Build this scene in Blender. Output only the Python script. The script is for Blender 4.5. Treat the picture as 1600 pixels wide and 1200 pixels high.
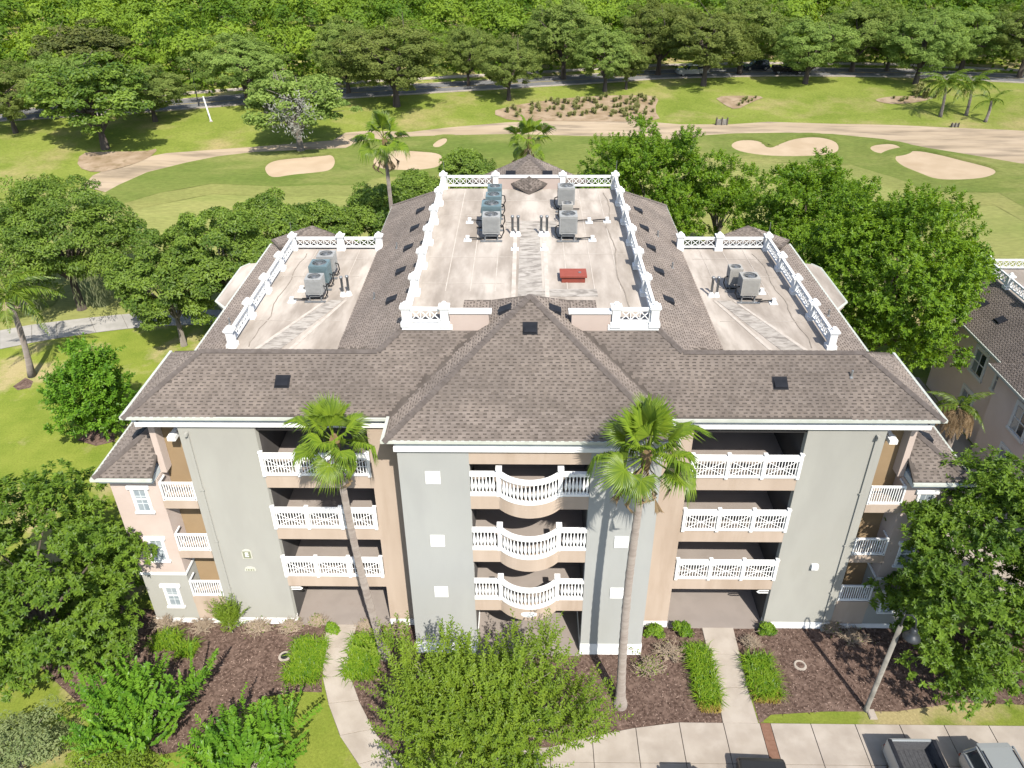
import bpy, math, random
import numpy as np
from mathutils import Vector, Matrix, Quaternion
from mathutils.geometry import delaunay_2d_cdt

for o in list(bpy.data.objects): bpy.data.objects.remove(o)
S = bpy.context.scene
COL = S.collection
R = math.radians

# ------------------------------------------------------------------ camera
CAM = Vector((-0.1894, -25.0909, 30.8086)); FPX = 1244.74
PITCH, ROLL, YAW = 0.5612, -0.0072, -0.0198
_fh = Vector((math.sin(YAW), math.cos(YAW), 0)); _r0 = Vector((math.cos(YAW), -math.sin(YAW), 0)); _z = Vector((0, 0, 1))
FWD = _fh*math.cos(PITCH) - _z*math.sin(PITCH); _u0 = _fh*math.sin(PITCH) + _z*math.cos(PITCH)
RGT = _r0*math.cos(ROLL) + _u0*math.sin(ROLL); UPV = -_r0*math.sin(ROLL) + _u0*math.cos(ROLL)
cam = bpy.data.cameras.new('camera'); camo = bpy.data.objects.new('camera', cam); COL.objects.link(camo)
cam.sensor_fit = 'HORIZONTAL'; cam.sensor_width = 36; cam.lens = 36*FPX/1600; cam.clip_start = .5; cam.clip_end = 3000
M = Matrix((RGT, UPV, -FWD)).transposed().to_4x4(); M.translation = CAM; camo.matrix_world = M
S.camera = camo
# ------------------------------------------------------------------ sky, sun, exposure
SUN = Vector((.318, -.948, 0)).normalized()*math.cos(R(48)) + _z*math.sin(R(48))
w = bpy.data.worlds.new('World'); S.world = w; w.use_nodes = True
nt = w.node_tree; bg = nt.nodes['Background']; sk = nt.nodes.new('ShaderNodeTexSky')
sk.sky_type = 'NISHITA'; sk.sun_disc = False; sk.sun_elevation = R(48); sk.sun_rotation = math.atan2(SUN.x, SUN.y)
nt.links.new(sk.outputs[0], bg.inputs[0]); bg.inputs[1].default_value = .15
sl = bpy.data.lights.new('sun', 'SUN'); sl.energy = 4.3; sl.angle = R(.53); sl.color = (1, .95, .87)
so = bpy.data.objects.new('sun', sl); COL.objects.link(so); so.rotation_euler = SUN.to_track_quat('Z', 'Y').to_euler(); so.location = (20, -60, 80)
S.view_settings.view_transform = 'Standard'; S.view_settings.look = 'None'; S.view_settings.exposure = .45; S.view_settings.gamma = 1
S.render.engine = 'CYCLES'; S.cycles.max_bounces = 6; S.cycles.transparent_max_bounces = 4

# ------------------------------------------------------------------ terrain and picking points on it
_bx = [-200, -80, -53, -43, -3, 45, 71, 120]; _by = [62, 70, 76, 84, 98.5, 97, 93, 88]
_rx = [-200, -80, -61, -45, -15, 9, 24, 44, 66, 86, 200]; _ry = [60, 96.4, 101.2, 106.9, 115, 121.2, 125.7, 127.6, 126.2, 120.6, 80]
def sstep(t): t = min(1, max(0, t)); return t*t*(3-2*t)
def road_y(x): return float(np.interp(x, _rx, _ry))
def hgt(x, y):
    if y < 50: return 0.
    yb = float(np.interp(x, _bx, _by)); yr = road_y(x) - 5
    h = 1.6*sstep((y-yb)/max(4, yr-yb))
    h += .35*sstep((y-50)/10)*(1-sstep((y-yb+6)/6))*math.sin(x*.11+1)*math.sin(y*.16+x*.03)
    return h
def ray(u, v): return FWD + RGT*((u-800)/FPX) - UPV*((v-600)/FPX)
def G(u, v, z=None):
    d = ray(u, v); zz = 0 if z is None else z
    for i in range(12):
        p = CAM + d*((zz-CAM.z)/d.z)
        if z is not None: break
        zz = .5*zz + .5*hgt(p.x, p.y)
    return p
def ppm(p): return FPX/(Vector(p)-CAM).dot(FWD)       # pixels of the photo per metre there

# ------------------------------------------------------------------ materials
def nodes(name):
    m = bpy.data.materials.new(name); m.use_nodes = True; t = m.node_tree
    b = t.nodes['Principled BSDF']
    if 'Diffuse Roughness' in b.inputs: b.inputs['Diffuse Roughness'].default_value = 1.
    return m, t, b, t.nodes.new, t.links.new
def lin(c, k=1.): return tuple(x*k for x in c)+(1,)
KA = .66
def mat(name, c1, c2=None, scale=3., rough=.8, bump=0., bscale=40., spec=.3, metal=0., c3=None, s3=.5, stretch=None, detail=5, lo=.35, hi=.65, c3r=(.5, .68)):
    """two-tone noise colour, an optional third large-scale stain colour and a fine bump"""
    m, t, b, N, L = nodes(name)
    b.inputs['Roughness'].default_value = rough; b.inputs['Specular IOR Level'].default_value = spec; b.inputs['Metallic'].default_value = metal
    if c2 is None: b.inputs['Base Color'].default_value = lin(c1, KA)
    else:
        tc = N('ShaderNodeTexCoord'); mp = N('ShaderNodeMapping'); L(tc.outputs['Object'], mp.inputs[0])
        if stretch: mp.inputs['Scale'].default_value = stretch
        n = N('ShaderNodeTexNoise'); n.inputs['Scale'].default_value = scale; n.inputs['Detail'].default_value = detail; L(mp.outputs[0], n.inputs[0])
        r = N('ShaderNodeValToRGB'); e = r.color_ramp.elements; e[0].position = lo; e[1].position = hi; kk = .92 if 'white' in name else KA; e[0].color = lin(c1, kk); e[1].color = lin(c2, kk); L(n.outputs[0], r.inputs[0])
        out = r.outputs[0]
        if c3:
            n3 = N('ShaderNodeTexNoise'); n3.inputs['Scale'].default_value = s3; n3.inputs['Detail'].default_value = 6; n3.inputs['Roughness'].default_value = .6; L(mp.outputs[0], n3.inputs[0])
            r3 = N('ShaderNodeValToRGB'); e = r3.color_ramp.elements; e[0].position = c3r[0]; e[1].position = c3r[1]; e[0].color = (0, 0, 0, 1); e[1].color = (.8, .8, .8, 1); L(n3.outputs[0], r3.inputs[0])
            mx = N('ShaderNodeMix'); mx.data_type = 'RGBA'; L(r3.outputs[0], mx.inputs[0]); L(out, mx.inputs[6]); mx.inputs[7].default_value = lin(c3, KA); out = mx.outputs[2]
        L(out, b.inputs['Base Color'])
    if bump:
        tc = N('ShaderNodeTexCoord'); nb = N('ShaderNodeTexNoise'); nb.inputs['Scale'].default_value = bscale; nb.inputs['Detail'].default_value = 4; L(tc.outputs['Object'], nb.inputs[0])
        bp = N('ShaderNodeBump'); bp.inputs['Strength'].default_value = bump; bp.inputs['Distance'].default_value = .02; L(nb.outputs[0], bp.inputs['Height']); L(bp.outputs[0], b.inputs['Normal'])
    return m
def leafmat(name, c1, c2, trans=.35, rough=.5, spec=.35, objvar=False):
    """leaf colour runs between two greens by each leaf's own random tint"""
    m, t, b, N, L = nodes(name)
    a = N('ShaderNodeAttribute'); a.attribute_name = 'tint'
    r = N('ShaderNodeValToRGB'); e = r.color_ramp.elements; e[0].color = lin(c1); e[1].color = lin(c2); L(a.outputs['Fac'], r.inputs[0])
    col = r.outputs[0]
    if objvar:
        oi = N('ShaderNodeObjectInfo'); hs = N('ShaderNodeHueSaturation'); mr = N('ShaderNodeMapRange'); mr.inputs[3].default_value = .478; mr.inputs[4].default_value = .503
        L(oi.outputs['Random'], mr.inputs[0]); L(mr.outputs[0], hs.inputs['Hue']); L(col, hs.inputs['Color'])
        mv = N('ShaderNodeMapRange'); mv.inputs[3].default_value = .75; mv.inputs[4].default_value = 1.2; L(oi.outputs['Random'], mv.inputs[0]); L(mv.outputs[0], hs.inputs['Value']); col = hs.outputs[0]
    L(col, b.inputs['Base Color']); b.inputs['Roughness'].default_value = rough; b.inputs['Specular IOR Level'].default_value = spec
    tr = N('ShaderNodeBsdfTranslucent'); hs2 = N('ShaderNodeHueSaturation'); hs2.inputs['Hue'].default_value = .485; hs2.inputs['Saturation'].default_value = 1.1; hs2.inputs['Value'].default_value = 1.35; L(col, hs2.inputs['Color']); L(hs2.outputs[0], tr.inputs[0])
    mx = N('ShaderNodeMixShader'); mx.inputs[0].default_value = trans; L(b.outputs[0], mx.inputs[1]); L(tr.outputs[0], mx.inputs[2])
    L(mx.outputs[0], t.nodes['Material Output'].inputs[0])
    return m

m_green = mat('wall_sage', (.475, .465, .415), (.52, .51, .455), .8, .9, .25, 60, .15, c3=(.45, .44, .385), s3=.4, stretch=(1.2, 1.2, .4))
m_sage2 = mat('wall_sage_cool', (.475, .48, .455), (.52, .525, .495), .8, .9, .25, 60, .15, c3=(.455, .46, .43), s3=.4, stretch=(1.2, 1.2, .4))
m_tan = mat('wall_tan', (.58, .465, .365), (.64, .52, .415), .8, .9, .25, 60, .15, c3=(.50, .39, .295), s3=.6, stretch=(1.6, 1.6, .25))
m_pink = mat('wall_pink', (.66, .54, .465), (.71, .59, .515), .9, .9, .25, 60, .15)
m_npink = mat('neighbour_wall_pink', (1.12, .93, .80), (1.18, .99, .86), .9, .9, .25, 60, .15)
m_brown = mat('wall_ochre', (.40, .285, .165), (.45, .325, .19), .9, .9, .2, 60, .15)
m_white = mat('white_paint', (.76, .76, .74), (.82, .82, .80), 2, .55, .1, 30, .3)
m_trim = mat('trim_grey_white', (.47, .51, .52), (.54, .575, .58), 2, .6, .1, 30, .3)
m_gutter = mat('gutter_paint', (.66, .69, .60), (.75, .77, .69), 2, .45, .05, 20, .4)
m_recess_shade = mat('interior_wall_shade', (.085, .078, .074), (.11, .10, .095), 1, .9)  # shade of the deep openings is put into this dark wall colour
m_floor = mat('walkway_floor', (.40, .345, .305), (.45, .39, .345), 1.2, .75, .1, 30, c3=(.38, .32, .28), s3=.6)
m_roofb = mat('shingle_under', (.15, .125, .107), (.20, .169, .146), 2.2, .95, .3, 80, .1)
m_cap = mat('shingle_cap', (.19, .16, .142), (.25, .213, .19), 4, .95, .4, 90, .1)
def shinglemat(name, useobj):
    m, t, b, N, L = nodes(name); b.inputs['Roughness'].default_value = .95; b.inputs['Specular IOR Level'].default_value = .1
    r = N('ShaderNodeValToRGB'); e = r.color_ramp.elements; e[0].color = (.20, .169, .147, 1); e[1].color = (.275, .235, .207, 1)
    if useobj: oi = N('ShaderNodeObjectInfo'); L(oi.outputs['Random'], r.inputs[0])
    else: a = N('ShaderNodeAttribute'); a.attribute_name = 'tint'; L(a.outputs['Fac'], r.inputs[0])
    g = N('ShaderNodeNewGeometry'); n = N('ShaderNodeTexNoise'); n.inputs['Scale'].default_value = .55; n.inputs['Detail'].default_value = 5; L(g.outputs['Position'], n.inputs[0])
    r2 = N('ShaderNodeValToRGB'); e = r2.color_ramp.elements; e[0].position = .38; e[1].position = .66; e[0].color = (.80, .79, .78, 1); e[1].color = (1.05, 1.03, 1, 1); L(n.outputs[0], r2.inputs[0])
    mx = N('ShaderNodeMix'); mx.data_type = 'RGBA'; mx.blend_type = 'MULTIPLY'; mx.inputs[0].default_value = 1; L(r.outputs[0], mx.inputs[6]); L(r2.outputs[0], mx.inputs[7]); L(mx.outputs[2], b.inputs['Base Color'])
    n2 = N('ShaderNodeTexNoise'); n2.inputs['Scale'].default_value = 90; L(g.outputs['Position'], n2.inputs[0]); bp = N('ShaderNodeBump'); bp.inputs['Strength'].default_value = .4; bp.inputs['Distance'].default_value = .01; L(n2.outputs[0], bp.inputs['Height']); L(bp.outputs[0], b.inputs['Normal'])
    return m
m_sh = shinglemat('shingle_granules', False); m_sho = shinglemat('shingle_granules_single', True)
m_memb = mat('roof_membrane', (.50, .435, .37), (.69, .615, .535), .9, .85, .12, 20, .2, c3=(.33, .28, .23), s3=.8, c3r=(.43, .66), stretch=(1, .28, 1), lo=.36, hi=.62)
m_patch = mat('roof_patch_grey', (.60, .55, .49), (.44, .40, .35), 4, .9, .2, 20, .15, c3=(.27, .24, .21), s3=2.2, stretch=(.7, 1.8, 1), c3r=(.5, .62))
m_seam = mat('roof_seam_sealant', (.60, .53, .455), (.72, .65, .57), 3, .8)
m_crack = mat('roof_stain_line', (.30, .255, .21), (.40, .35, .29), 3, .9)
m_dark = mat('black_vent', (.018, .02, .026), (.03, .032, .04), 3, .7, 0, 1, .25)
m_metal = mat('galvanised', (.42, .43, .43), (.52, .53, .53), 6, .4, 0, 1, .5, .6)
m_acg = mat('ac_grey', (.40, .40, .385), (.46, .46, .44), 5, .55, 0, 1, .4)
m_act = mat('ac_teal', (.16, .235, .255), (.20, .28, .30), 5, .5, 0, 1, .4)
m_acb = mat('ac_beige', (.45, .43, .39), (.50, .48, .43), 5, .55, 0, 1, .4)
m_coil = mat('ac_coil', (.10, .10, .10), (.15, .15, .15), 30, .6)
m_hose = mat('black_hose', (.018, .018, .018), None, rough=.6)
m_rust = mat('hatch_red', (.36, .085, .055), (.42, .11, .075), 2, .6, .1, 10, .3, c3=(.30, .08, .06), s3=2)
m_glass = mat('window_glass', (.30, .36, .40), (.45, .50, .52), 1.3, .08, 0, 1, .6)
m_glassd = mat('dark_glass', (.03, .045, .055), (.06, .075, .085), 1.3, .06, 0, 1, .6)
m_conc = mat('concrete', (.57, .495, .415), (.66, .585, .50), 1.3, .85, .2, 60, .2, c3=(.49, .42, .35), s3=.7, c3r=(.48, .72))
m_pathc = mat('cart_path_concrete', (.46, .435, .39), (.54, .51, .46), 1.3, .9, .2, 60, .2, c3=(.40, .38, .34), s3=.4)
m_joint = mat('joint_dirt', (.16, .135, .11), (.22, .19, .155), 6, .95)
m_brick = mat('brick_band', (.30, .16, .105), (.36, .20, .135), 8, .9, .3, 40)
m_mulch = mat('mulch_bark', (.10, .064, .049), (.25, .17, .135), 7, .95, 1., 25, .1, c3=(.31, .215, .17), s3=1.6, detail=10)
m_chip = leafmat('mulch_chip', (.07, .04, .03), (.42, .31, .25), 0, .9, .1)
m_asph = mat('asphalt', (.19, .188, .185), (.23, .228, .222), 1.5, .9, .2, 60, .2, c3=(.27, .265, .26), s3=.15)
m_sand = mat('bunker_sand', (.56, .43, .285), (.63, .49, .335), .35, .95, .2, 10, .1, c3=(.52, .39, .25), s3=.2)
m_waste = mat('waste_sand', (.50, .39, .26), (.60, .475, .335), .16, .95, .3, 5, .1, c3=(.27, .215, .15), s3=.3, stretch=(.35, 1.6, 1), c3r=(.47, .66), detail=9)
m_nbed = mat('native_bed', (.36, .26, .16), (.50, .38, .26), .5, .95, .3, 5, .1, c3=(.26, .19, .10), s3=.8, detail=9)
def grassmat(name, a, b2, dry, s1, s2, amt=.68, fine=14, aniso=(1, 1, 1)):
    m, t, b, N, L = nodes(name); b.inputs['Roughness'].default_value = .95; b.inputs['Specular IOR Level'].default_value = .1
    tc = N('ShaderNodeTexCoord'); mp = N('ShaderNodeMapping'); mp.inputs['Scale'].default_value = aniso; L(tc.outputs['Object'], mp.inputs[0])
    def nz(s, d, lo, hi, c0, c1):
        n = N('ShaderNodeTexNoise'); n.inputs['Scale'].default_value = s; n.inputs['Detail'].default_value = d; n.inputs['Roughness'].default_value = .62; L(mp.outputs[0], n.inputs[0])
        r = N('ShaderNodeValToRGB'); e = r.color_ramp.elements; e[0].position = lo; e[1].position = hi; e[0].color = lin(c0); e[1].color = lin(c1); L(n.outputs[0], r.inputs[0]); return r.outputs[0]
    a = tuple(x*KA for x in a); b2 = tuple(x*KA for x in b2); dry = tuple(x*KA for x in dry)
    base = nz(s1, 6, .35, .66, a, b2); f = nz(s2, 8, .5, amt, (0, 0, 0), (1, 1, 1)); fi = nz(fine, 3, .2, .8, (.72, .72, .72), (1.2, 1.2, 1.2))
    mx = N('ShaderNodeMix'); mx.data_type = 'RGBA'; L(f, mx.inputs[0]); L(base, mx.inputs[6]); mx.inputs[7].default_value = lin(dry)
    mu = N('ShaderNodeMix'); mu.data_type = 'RGBA'; mu.blend_type = 'MULTIPLY'; mu.inputs[0].default_value = 1; L(mx.outputs[2], mu.inputs[6]); L(fi, mu.inputs[7]); L(mu.outputs[2], b.inputs['Base Color'])
    n = N('ShaderNodeTexNoise'); n.inputs['Scale'].default_value = 25; n.inputs['Detail'].default_value = 5; L(tc.outputs['Object'], n.inputs[0]); bp = N('ShaderNodeBump'); bp.inputs['Strength'].default_value = .6; bp.inputs['Distance'].default_value = .04; L(n.outputs[0], bp.inputs['Height']); L(bp.outputs[0], b.inputs['Normal'])
    return m
m_lawn = grassmat('lawn_grass', (.225, .30, .04), (.33, .38, .065), (.54, .45, .22), .45, .17, .61, 9)
m_fair = grassmat('fairway_grass', (.31, .34, .10), (.385, .38, .13), (.24, .295, .07), .09, .06, .74, 3, (.35, 1, 1))
m_blend = grassmat('fairway_blend_grass', (.25, .285, .08), (.33, .33, .105), (.40, .375, .14), .10, .07, .70, 3, (.5, 1, 1))
m_coll = grassmat('collar_grass', (.16, .22, .045), (.24, .275, .07), (.38, .36, .13), .10, .07, .70, 3, (.5, 1, 1))
m_rough = grassmat('rough_grass', (.205, .265, .04), (.30, .345, .07), (.45, .38, .16), .14, .10, .70, 3)
m_bark = mat('bark', (.15, .12, .095), (.24, .20, .165), 5, .95, .6, 20, .1, stretch=(2, 2, .5))
m_barkp = mat('bark_pale', (.36, .31, .255), (.46, .41, .345), 5, .9, .4, 20, .1, stretch=(2, 2, .5))
m_palmt = mat('palm_trunk', (.34, .285, .245), (.44, .385, .335), 1.5, .95, .5, 14, .1, stretch=(1, 1, 5))
m_twig = mat('bare_twig', (.44, .34, .24), (.58, .47, .35), 5, .9)
m_lampm = mat('lamp_metal', (.045, .05, .055), (.075, .08, .085), 4, .4, 0, 1, .5, .3)
m_pole = mat('weathered_pole', (.30, .28, .235), (.52, .48, .41), 2.2, .8, .2, 20, c3=(.2, .185, .155), s3=3, stretch=(1, 1, .6))
L_MAG = leafmat('magnolia_leaf', (0.045, 0.11, 0.013), (0.25, 0.38, 0.045), .34, .45, .35)
L_OAK = leafmat('oak_leaf', (0.065, 0.135, 0.02), (0.3, 0.42, 0.065), .34, .45)
L_BRT = leafmat('bright_leaf', (0.065, 0.16, 0.012), (0.28, 0.43, 0.035), .34, .45)
L_LIME = leafmat('airy_leaf', (0.1, 0.18, 0.014), (0.29, 0.4, 0.045), .34, .45)
L_CRAPE = leafmat('crape_leaf', (0.055, 0.17, 0.014), (0.25, 0.44, 0.04), .34, .4)
L_FAR = leafmat('far_oak_leaf', (0.135, 0.215, 0.045), (0.33, 0.435, 0.11), .38, .6, .2, True)
L_GREY = leafmat('mossy_leaf', (0.144, 0.180, 0.072), (0.312, 0.324, 0.180), .3, .7, .2)
L_WOOD = leafmat('forest_leaf', (0.06, 0.14, 0.012), (0.31, 0.43, 0.045), .3, .55, .2)
L_PALM = leafmat('palm_leaf', (0.07, 0.14, 0.012), (0.22, 0.31, 0.03), .25, .35, .4)
L_DEAD = leafmat('dead_frond', (.24, .165, .085), (.38, .285, .17), .2, .8, .1)
L_STRAP = leafmat('strap_leaf', (0.08, 0.2, 0.012), (0.3, 0.43, 0.035), .35, .4)
L_STRAW = leafmat('straw_leaf', (.34, .27, .06), (.52, .40, .12), .3, .6, .2)
L_OLIVE = leafmat('olive_leaf', (0.156, 0.216, 0.072), (0.336, 0.384, 0.168), .3, .5, .3)
L_TUFT = leafmat('tuft_leaf', (0.180, 0.216, 0.060), (0.360, 0.348, 0.144), .3, .7, .2)

# ------------------------------------------------------------------ object helpers
def tag(o, label=None, cat=None, group=None, kind=None):
    for k, v in (('label', label), ('category', cat), ('group', group), ('kind', kind)):
        if v: o[k] = v
    return o
def link(name, me, parent=None, loc=None, rot=None, scale=None):
    o = bpy.data.objects.new(name, me); COL.objects.link(o)
    if parent: o.parent = parent
    if loc is not None: o.location = loc
    if rot is not None: o.rotation_euler = rot
    if scale is not None: o.scale = scale
    return o
def empty(name, loc, label, cat, group=None, rz=0):
    o = link(name, None, None, loc, (0, 0, rz)); o.empty_display_size = .3
    return tag(o, label, cat, group)
def copytree(o, parent=None):
    c = o.copy(); COL.objects.link(c); c.parent = parent
    for ch in list(o.children): copytree(ch, c)
    return c
class MB:
    def __init__(s): s.v = []; s.f = []
    def add(s, vs, fs):
        n = len(s.v); s.v += [tuple(p) for p in vs]; s.f += [tuple(i+n for i in f) for f in fs]; return s
    def box(s, x0, x1, y0, y1, z0, z1):
        if x0 > x1: x0, x1 = x1, x0
        if y0 > y1: y0, y1 = y1, y0
        return s.add([(x0, y0, z0), (x1, y0, z0), (x1, y1, z0), (x0, y1, z0), (x0, y0, z1), (x1, y0, z1), (x1, y1, z1), (x0, y1, z1)],
                     [(0, 3, 2, 1), (4, 5, 6, 7), (0, 1, 5, 4), (1, 2, 6, 5), (2, 3, 7, 6), (3, 0, 4, 7)])
    def prism(s, poly, z0, z1):
        n = len(poly); a = sum(poly[i][0]*poly[(i+1) % n][1]-poly[(i+1) % n][0]*poly[i][1] for i in range(n))
        if a < 0: poly = poly[::-1]
        return s.add([(p[0], p[1], z0) for p in poly]+[(p[0], p[1], z1) for p in poly],
                     [tuple(range(n))[::-1], tuple(range(n, 2*n))]+[(i, (i+1) % n, n+(i+1) % n, n+i) for i in range(n)])
    def face(s, *pts): return s.add(pts, [tuple(range(len(pts)))])
    def slab(s, pts, t):
        """plane polygon given thickness t downwards"""
        n = len(pts)
        return s.add(list(pts)+[(p[0], p[1], p[2]-t) for p in pts], [tuple(range(n)), tuple(range(n, 2*n))[::-1]]+[(i, n+i, n+(i+1) % n, (i+1) % n) for i in range(n)])
    def tube(s, pts, rad, n=8, cap=True):
        pts = [Vector(p) for p in pts]; rad = rad if hasattr(rad, '__len__') else [rad]*len(pts)
        b = len(s.v); x = None
        for i, p in enumerate(pts):
            d = (pts[min(i+1, len(pts)-1)]-pts[max(i-1, 0)]).normalized()
            if x is None: x = d.orthogonal().normalized()
            else: x = (x-d*x.dot(d)).normalized()
            y = d.cross(x)
            for k in range(n):
                a = 2*math.pi*k/n; s.v.append(tuple(p+(x*math.cos(a)+y*math.sin(a))*rad[i]))
        for i in range(len(pts)-1):
            for k in range(n):
                q = b+i*n; s.f.append((q+k, q+(k+1) % n, q+n+(k+1) % n, q+n+k))
        if cap: s.f.append(tuple(range(b, b+n))[::-1]); s.f.append(tuple(range(b+(len(pts)-1)*n, b+len(pts)*n)))
        return s
    def lathe(s, prof, n=10, c=(0, 0)):
        b = len(s.v)
        for r, z in prof:
            for k in range(n): a = 2*math.pi*k/n; s.v.append((c[0]+r*math.cos(a), c[1]+r*math.sin(a), z))
        for i in range(len(prof)-1):
            for k in range(n): q = b+i*n; s.f.append((q+k, q+(k+1) % n, q+n+(k+1) % n, q+n+k))
        s.f.append(tuple(range(b, b+n))[::-1]); s.f.append(tuple(range(b+(len(prof)-1)*n, b+len(prof)*n))); return s
    def mesh(s, name, m=None, smooth=False):
        me = bpy.data.meshes.new(name); me.from_pydata(s.v, [], s.f)
        if m: me.materials.append(m)
        if smooth: me.shade_smooth()
        return me
    def build(s, name, m, parent=None, smooth=False, loc=None, rot=None): return link(name, s.mesh(name, m, smooth), parent, loc, rot)
def npmesh(name, V, F, m, tint=None):
    me = bpy.data.meshes.new(name); k = F.shape[1]; nf = len(F)
    me.vertices.add(len(V)); me.vertices.foreach_set('co', np.ascontiguousarray(V, dtype=np.float32).ravel())
    me.loops.add(nf*k); me.loops.foreach_set('vertex_index', np.ascontiguousarray(F, dtype=np.int32).ravel())
    me.polygons.add(nf); me.polygons.foreach_set('loop_start', np.arange(0, nf*k, k, dtype=np.int32))
    if tint is not None:
        at = me.attributes.new('tint', 'FLOAT', 'POINT'); at.data.foreach_set('value', np.ascontiguousarray(tint, dtype=np.float32))
    me.materials.append(m); me.update(calc_edges=True); return me
def nrm(a): return a/np.maximum(1e-6, np.linalg.norm(a, axis=-1, keepdims=True))
def leaves(pos, axis, nor, ln, wd, tint, fold=.25):
    """folded diamond leaves: two triangles each"""
    n = len(pos); ax = nrm(axis); no = nrm(nor-ax*(nor*ax).sum(1, keepdims=True)); sd = np.cross(ax, no)
    ln = np.broadcast_to(np.asarray(ln, float).reshape(-1, 1), (n, 1)); wd = np.broadcast_to(np.asarray(wd, float).reshape(-1, 1), (n, 1))
    V = np.empty((n, 4, 3)); V[:, 0] = pos; V[:, 1] = pos+ax*ln*.5+sd*wd*.5+no*wd*fold; V[:, 2] = pos+ax*ln-no*ln*.12; V[:, 3] = pos+ax*ln*.5-sd*wd*.5+no*wd*fold
    i = np.arange(n)*4; F = np.stack([np.stack([i, i+2, i+1], 1), np.stack([i, i+3, i+2], 1)], 1).reshape(-1, 3)
    return V.reshape(-1, 3), F, np.repeat(tint, 4)
def join(parts):
    V = []; F = []; T = []; b = 0
    for v, f, t in parts: V.append(v); F.append(f+b); T.append(t); b += len(v)
    return np.concatenate(V), np.concatenate(F), np.concatenate(T)
def sheet(name, poly, z, m, step=3., kind='structure', parent=None, ter=True):
    """a ground sheet with the given outline, following the terrain z metres above it"""
    n = len(poly); xs = [p[0] for p in poly]; ys = [p[1] for p in poly]
    vs = [Vector((p[0], p[1])) for p in poly]
    if ter:
        x = math.floor(min(xs)/step)*step
        while x < max(xs):
            y = math.floor(min(ys)/step)*step
            while y < max(ys):
                if inside(x, y, poly): vs.append(Vector((x, y)))
                y += step
            x += step
    ov, oe, of, *_ = delaunay_2d_cdt(vs, [], [list(range(n))], 1, 1e-4)
    me = bpy.data.meshes.new(name)
    me.from_pydata([(p.x, p.y, (hgt(p.x, p.y) if ter else 0)+z) for p in ov], [], [tuple(f) for f in of])
    me.materials.append(m); me.update()
    if me.polygons and sum(p.normal.z*p.area for p in me.polygons) < 0: me.flip_normals()
    o = link(name, me, parent)
    if kind and not parent: o['kind'] = kind
    return o
def inside(x, y, poly):
    c = False; j = len(poly)-1
    for i in range(len(poly)):
        (xi, yi), (xj, yj) = poly[i][:2], poly[j][:2]
        if (yi > y) != (yj > y) and x < (xj-xi)*(y-yi)/(yj-yi)+xi: c = not c
        j = i
    return c
def smoothpoly(poly, it=2):
    for _ in range(it):
        q = []
        for i in range(len(poly)):
            a = poly[i]; b = poly[(i+1) % len(poly)]
            q += [(a[0]*.75+b[0]*.25, a[1]*.75+b[1]*.25), (a[0]*.25+b[0]*.75, a[1]*.25+b[1]*.75)]
        poly = q
    return poly
def P(px, smooth=0):
    q = [tuple(G(u, v)[:2]) for u, v in px]
    return smoothpoly(q, smooth) if smooth else q

# ================================================================== THE SETTING
def axis_lines(lo, hi, flo, fhi, fine, coarse):
    a = []; x = lo
    while x < hi-1e-6: a.append(x); x += fine if flo <= x < fhi else coarse
    return a+[hi]
gx = axis_lines(-520, 520, -120, 130, 2.5, 20); gy = axis_lines(-60, 640, 50, 135, 2.5, 22)
gv = [(x, y, hgt(x, y)) for y in gy for x in gx]; nx = len(gx)
gm = bpy.data.meshes.new('ground'); gm.from_pydata(gv, [], [(j*nx+i, j*nx+i+1, (j+1)*nx+i+1, (j+1)*nx+i) for j in range(len(gy)-1) for i in range(nx-1)])
gm.materials.append(m_lawn); tag(link('ground', gm), kind='structure')

sand_near = [(165,301),(185,290),(230,270),(290,255),(340,245),(400,238),(470,235),(540,232),(560,222),(640,214),(700,212),(800,210),(900,213),(1000,214),(1064,220),(1100,212),(1150,209),(1230,208),(1300,210),(1380,218),(1450,232),(1530,245),(1600,257),(1700,270)]
sand_far = [(1700,212),(1600,205),(1560,203),(1480,200),(1400,196),(1300,194),(1200,191),(1140,195),(1064,195),(1000,190),(900,188),(790,192),(700,200),(640,207),(575,205),(540,208),(520,220),(400,230),(330,235),(260,240),(225,247),(180,260),(145,275),(130,292)]
sheet('waste_sand', P(sand_near+sand_far), .07, m_waste)
sheet('fairway', P(sand_near)+[(60, 60), (60, 38), (10, 33), (-18, 36)]+P([(262,487),(190,493),(100,502),(0,517),(-150,535),(-150,330),(40,310),(130,296)]), .04, m_fair)
sheet('fairway_apron', P(sand_near)+P([(1700,362),(1600,347),(1555,322),(1450,318),(1330,274),(1200,270),(1130,266),(1060,254),(950,276),(880,288),(780,284),(690,290),(560,306),(430,308),(330,304),(250,320),(185,335),(165,318)]), .058, m_blend)
sheet('fairway_collar', P(sand_near)+P([(1700,340),(1600,325),(1560,302),(1450,300),(1330,258),(1200,254),(1130,250),(1060,240),(950,262),(880,274),(780,270),(690,275),(560,290),(430,292),(330,288),(250,302),(190,320),(168,314)]), .075, m_coll)
sheet('rough_grass', P([(-300,330),(40,308),(130,292),(145,275),(180,260),(225,247),(260,240),(330,235),(400,230),(520,220),(540,208),(575,205),(640,207),(700,200),(790,192),(900,188),(1000,190),(1064,195),(1140,195),(1200,191),(1300,194),(1400,196),(1480,200),(1560,203),(1600,205),(1700,212)])+[(105, 92)]+[(x, road_y(x)-3.2) for x in range(102, -112, -6)], .04, m_rough)
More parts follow.
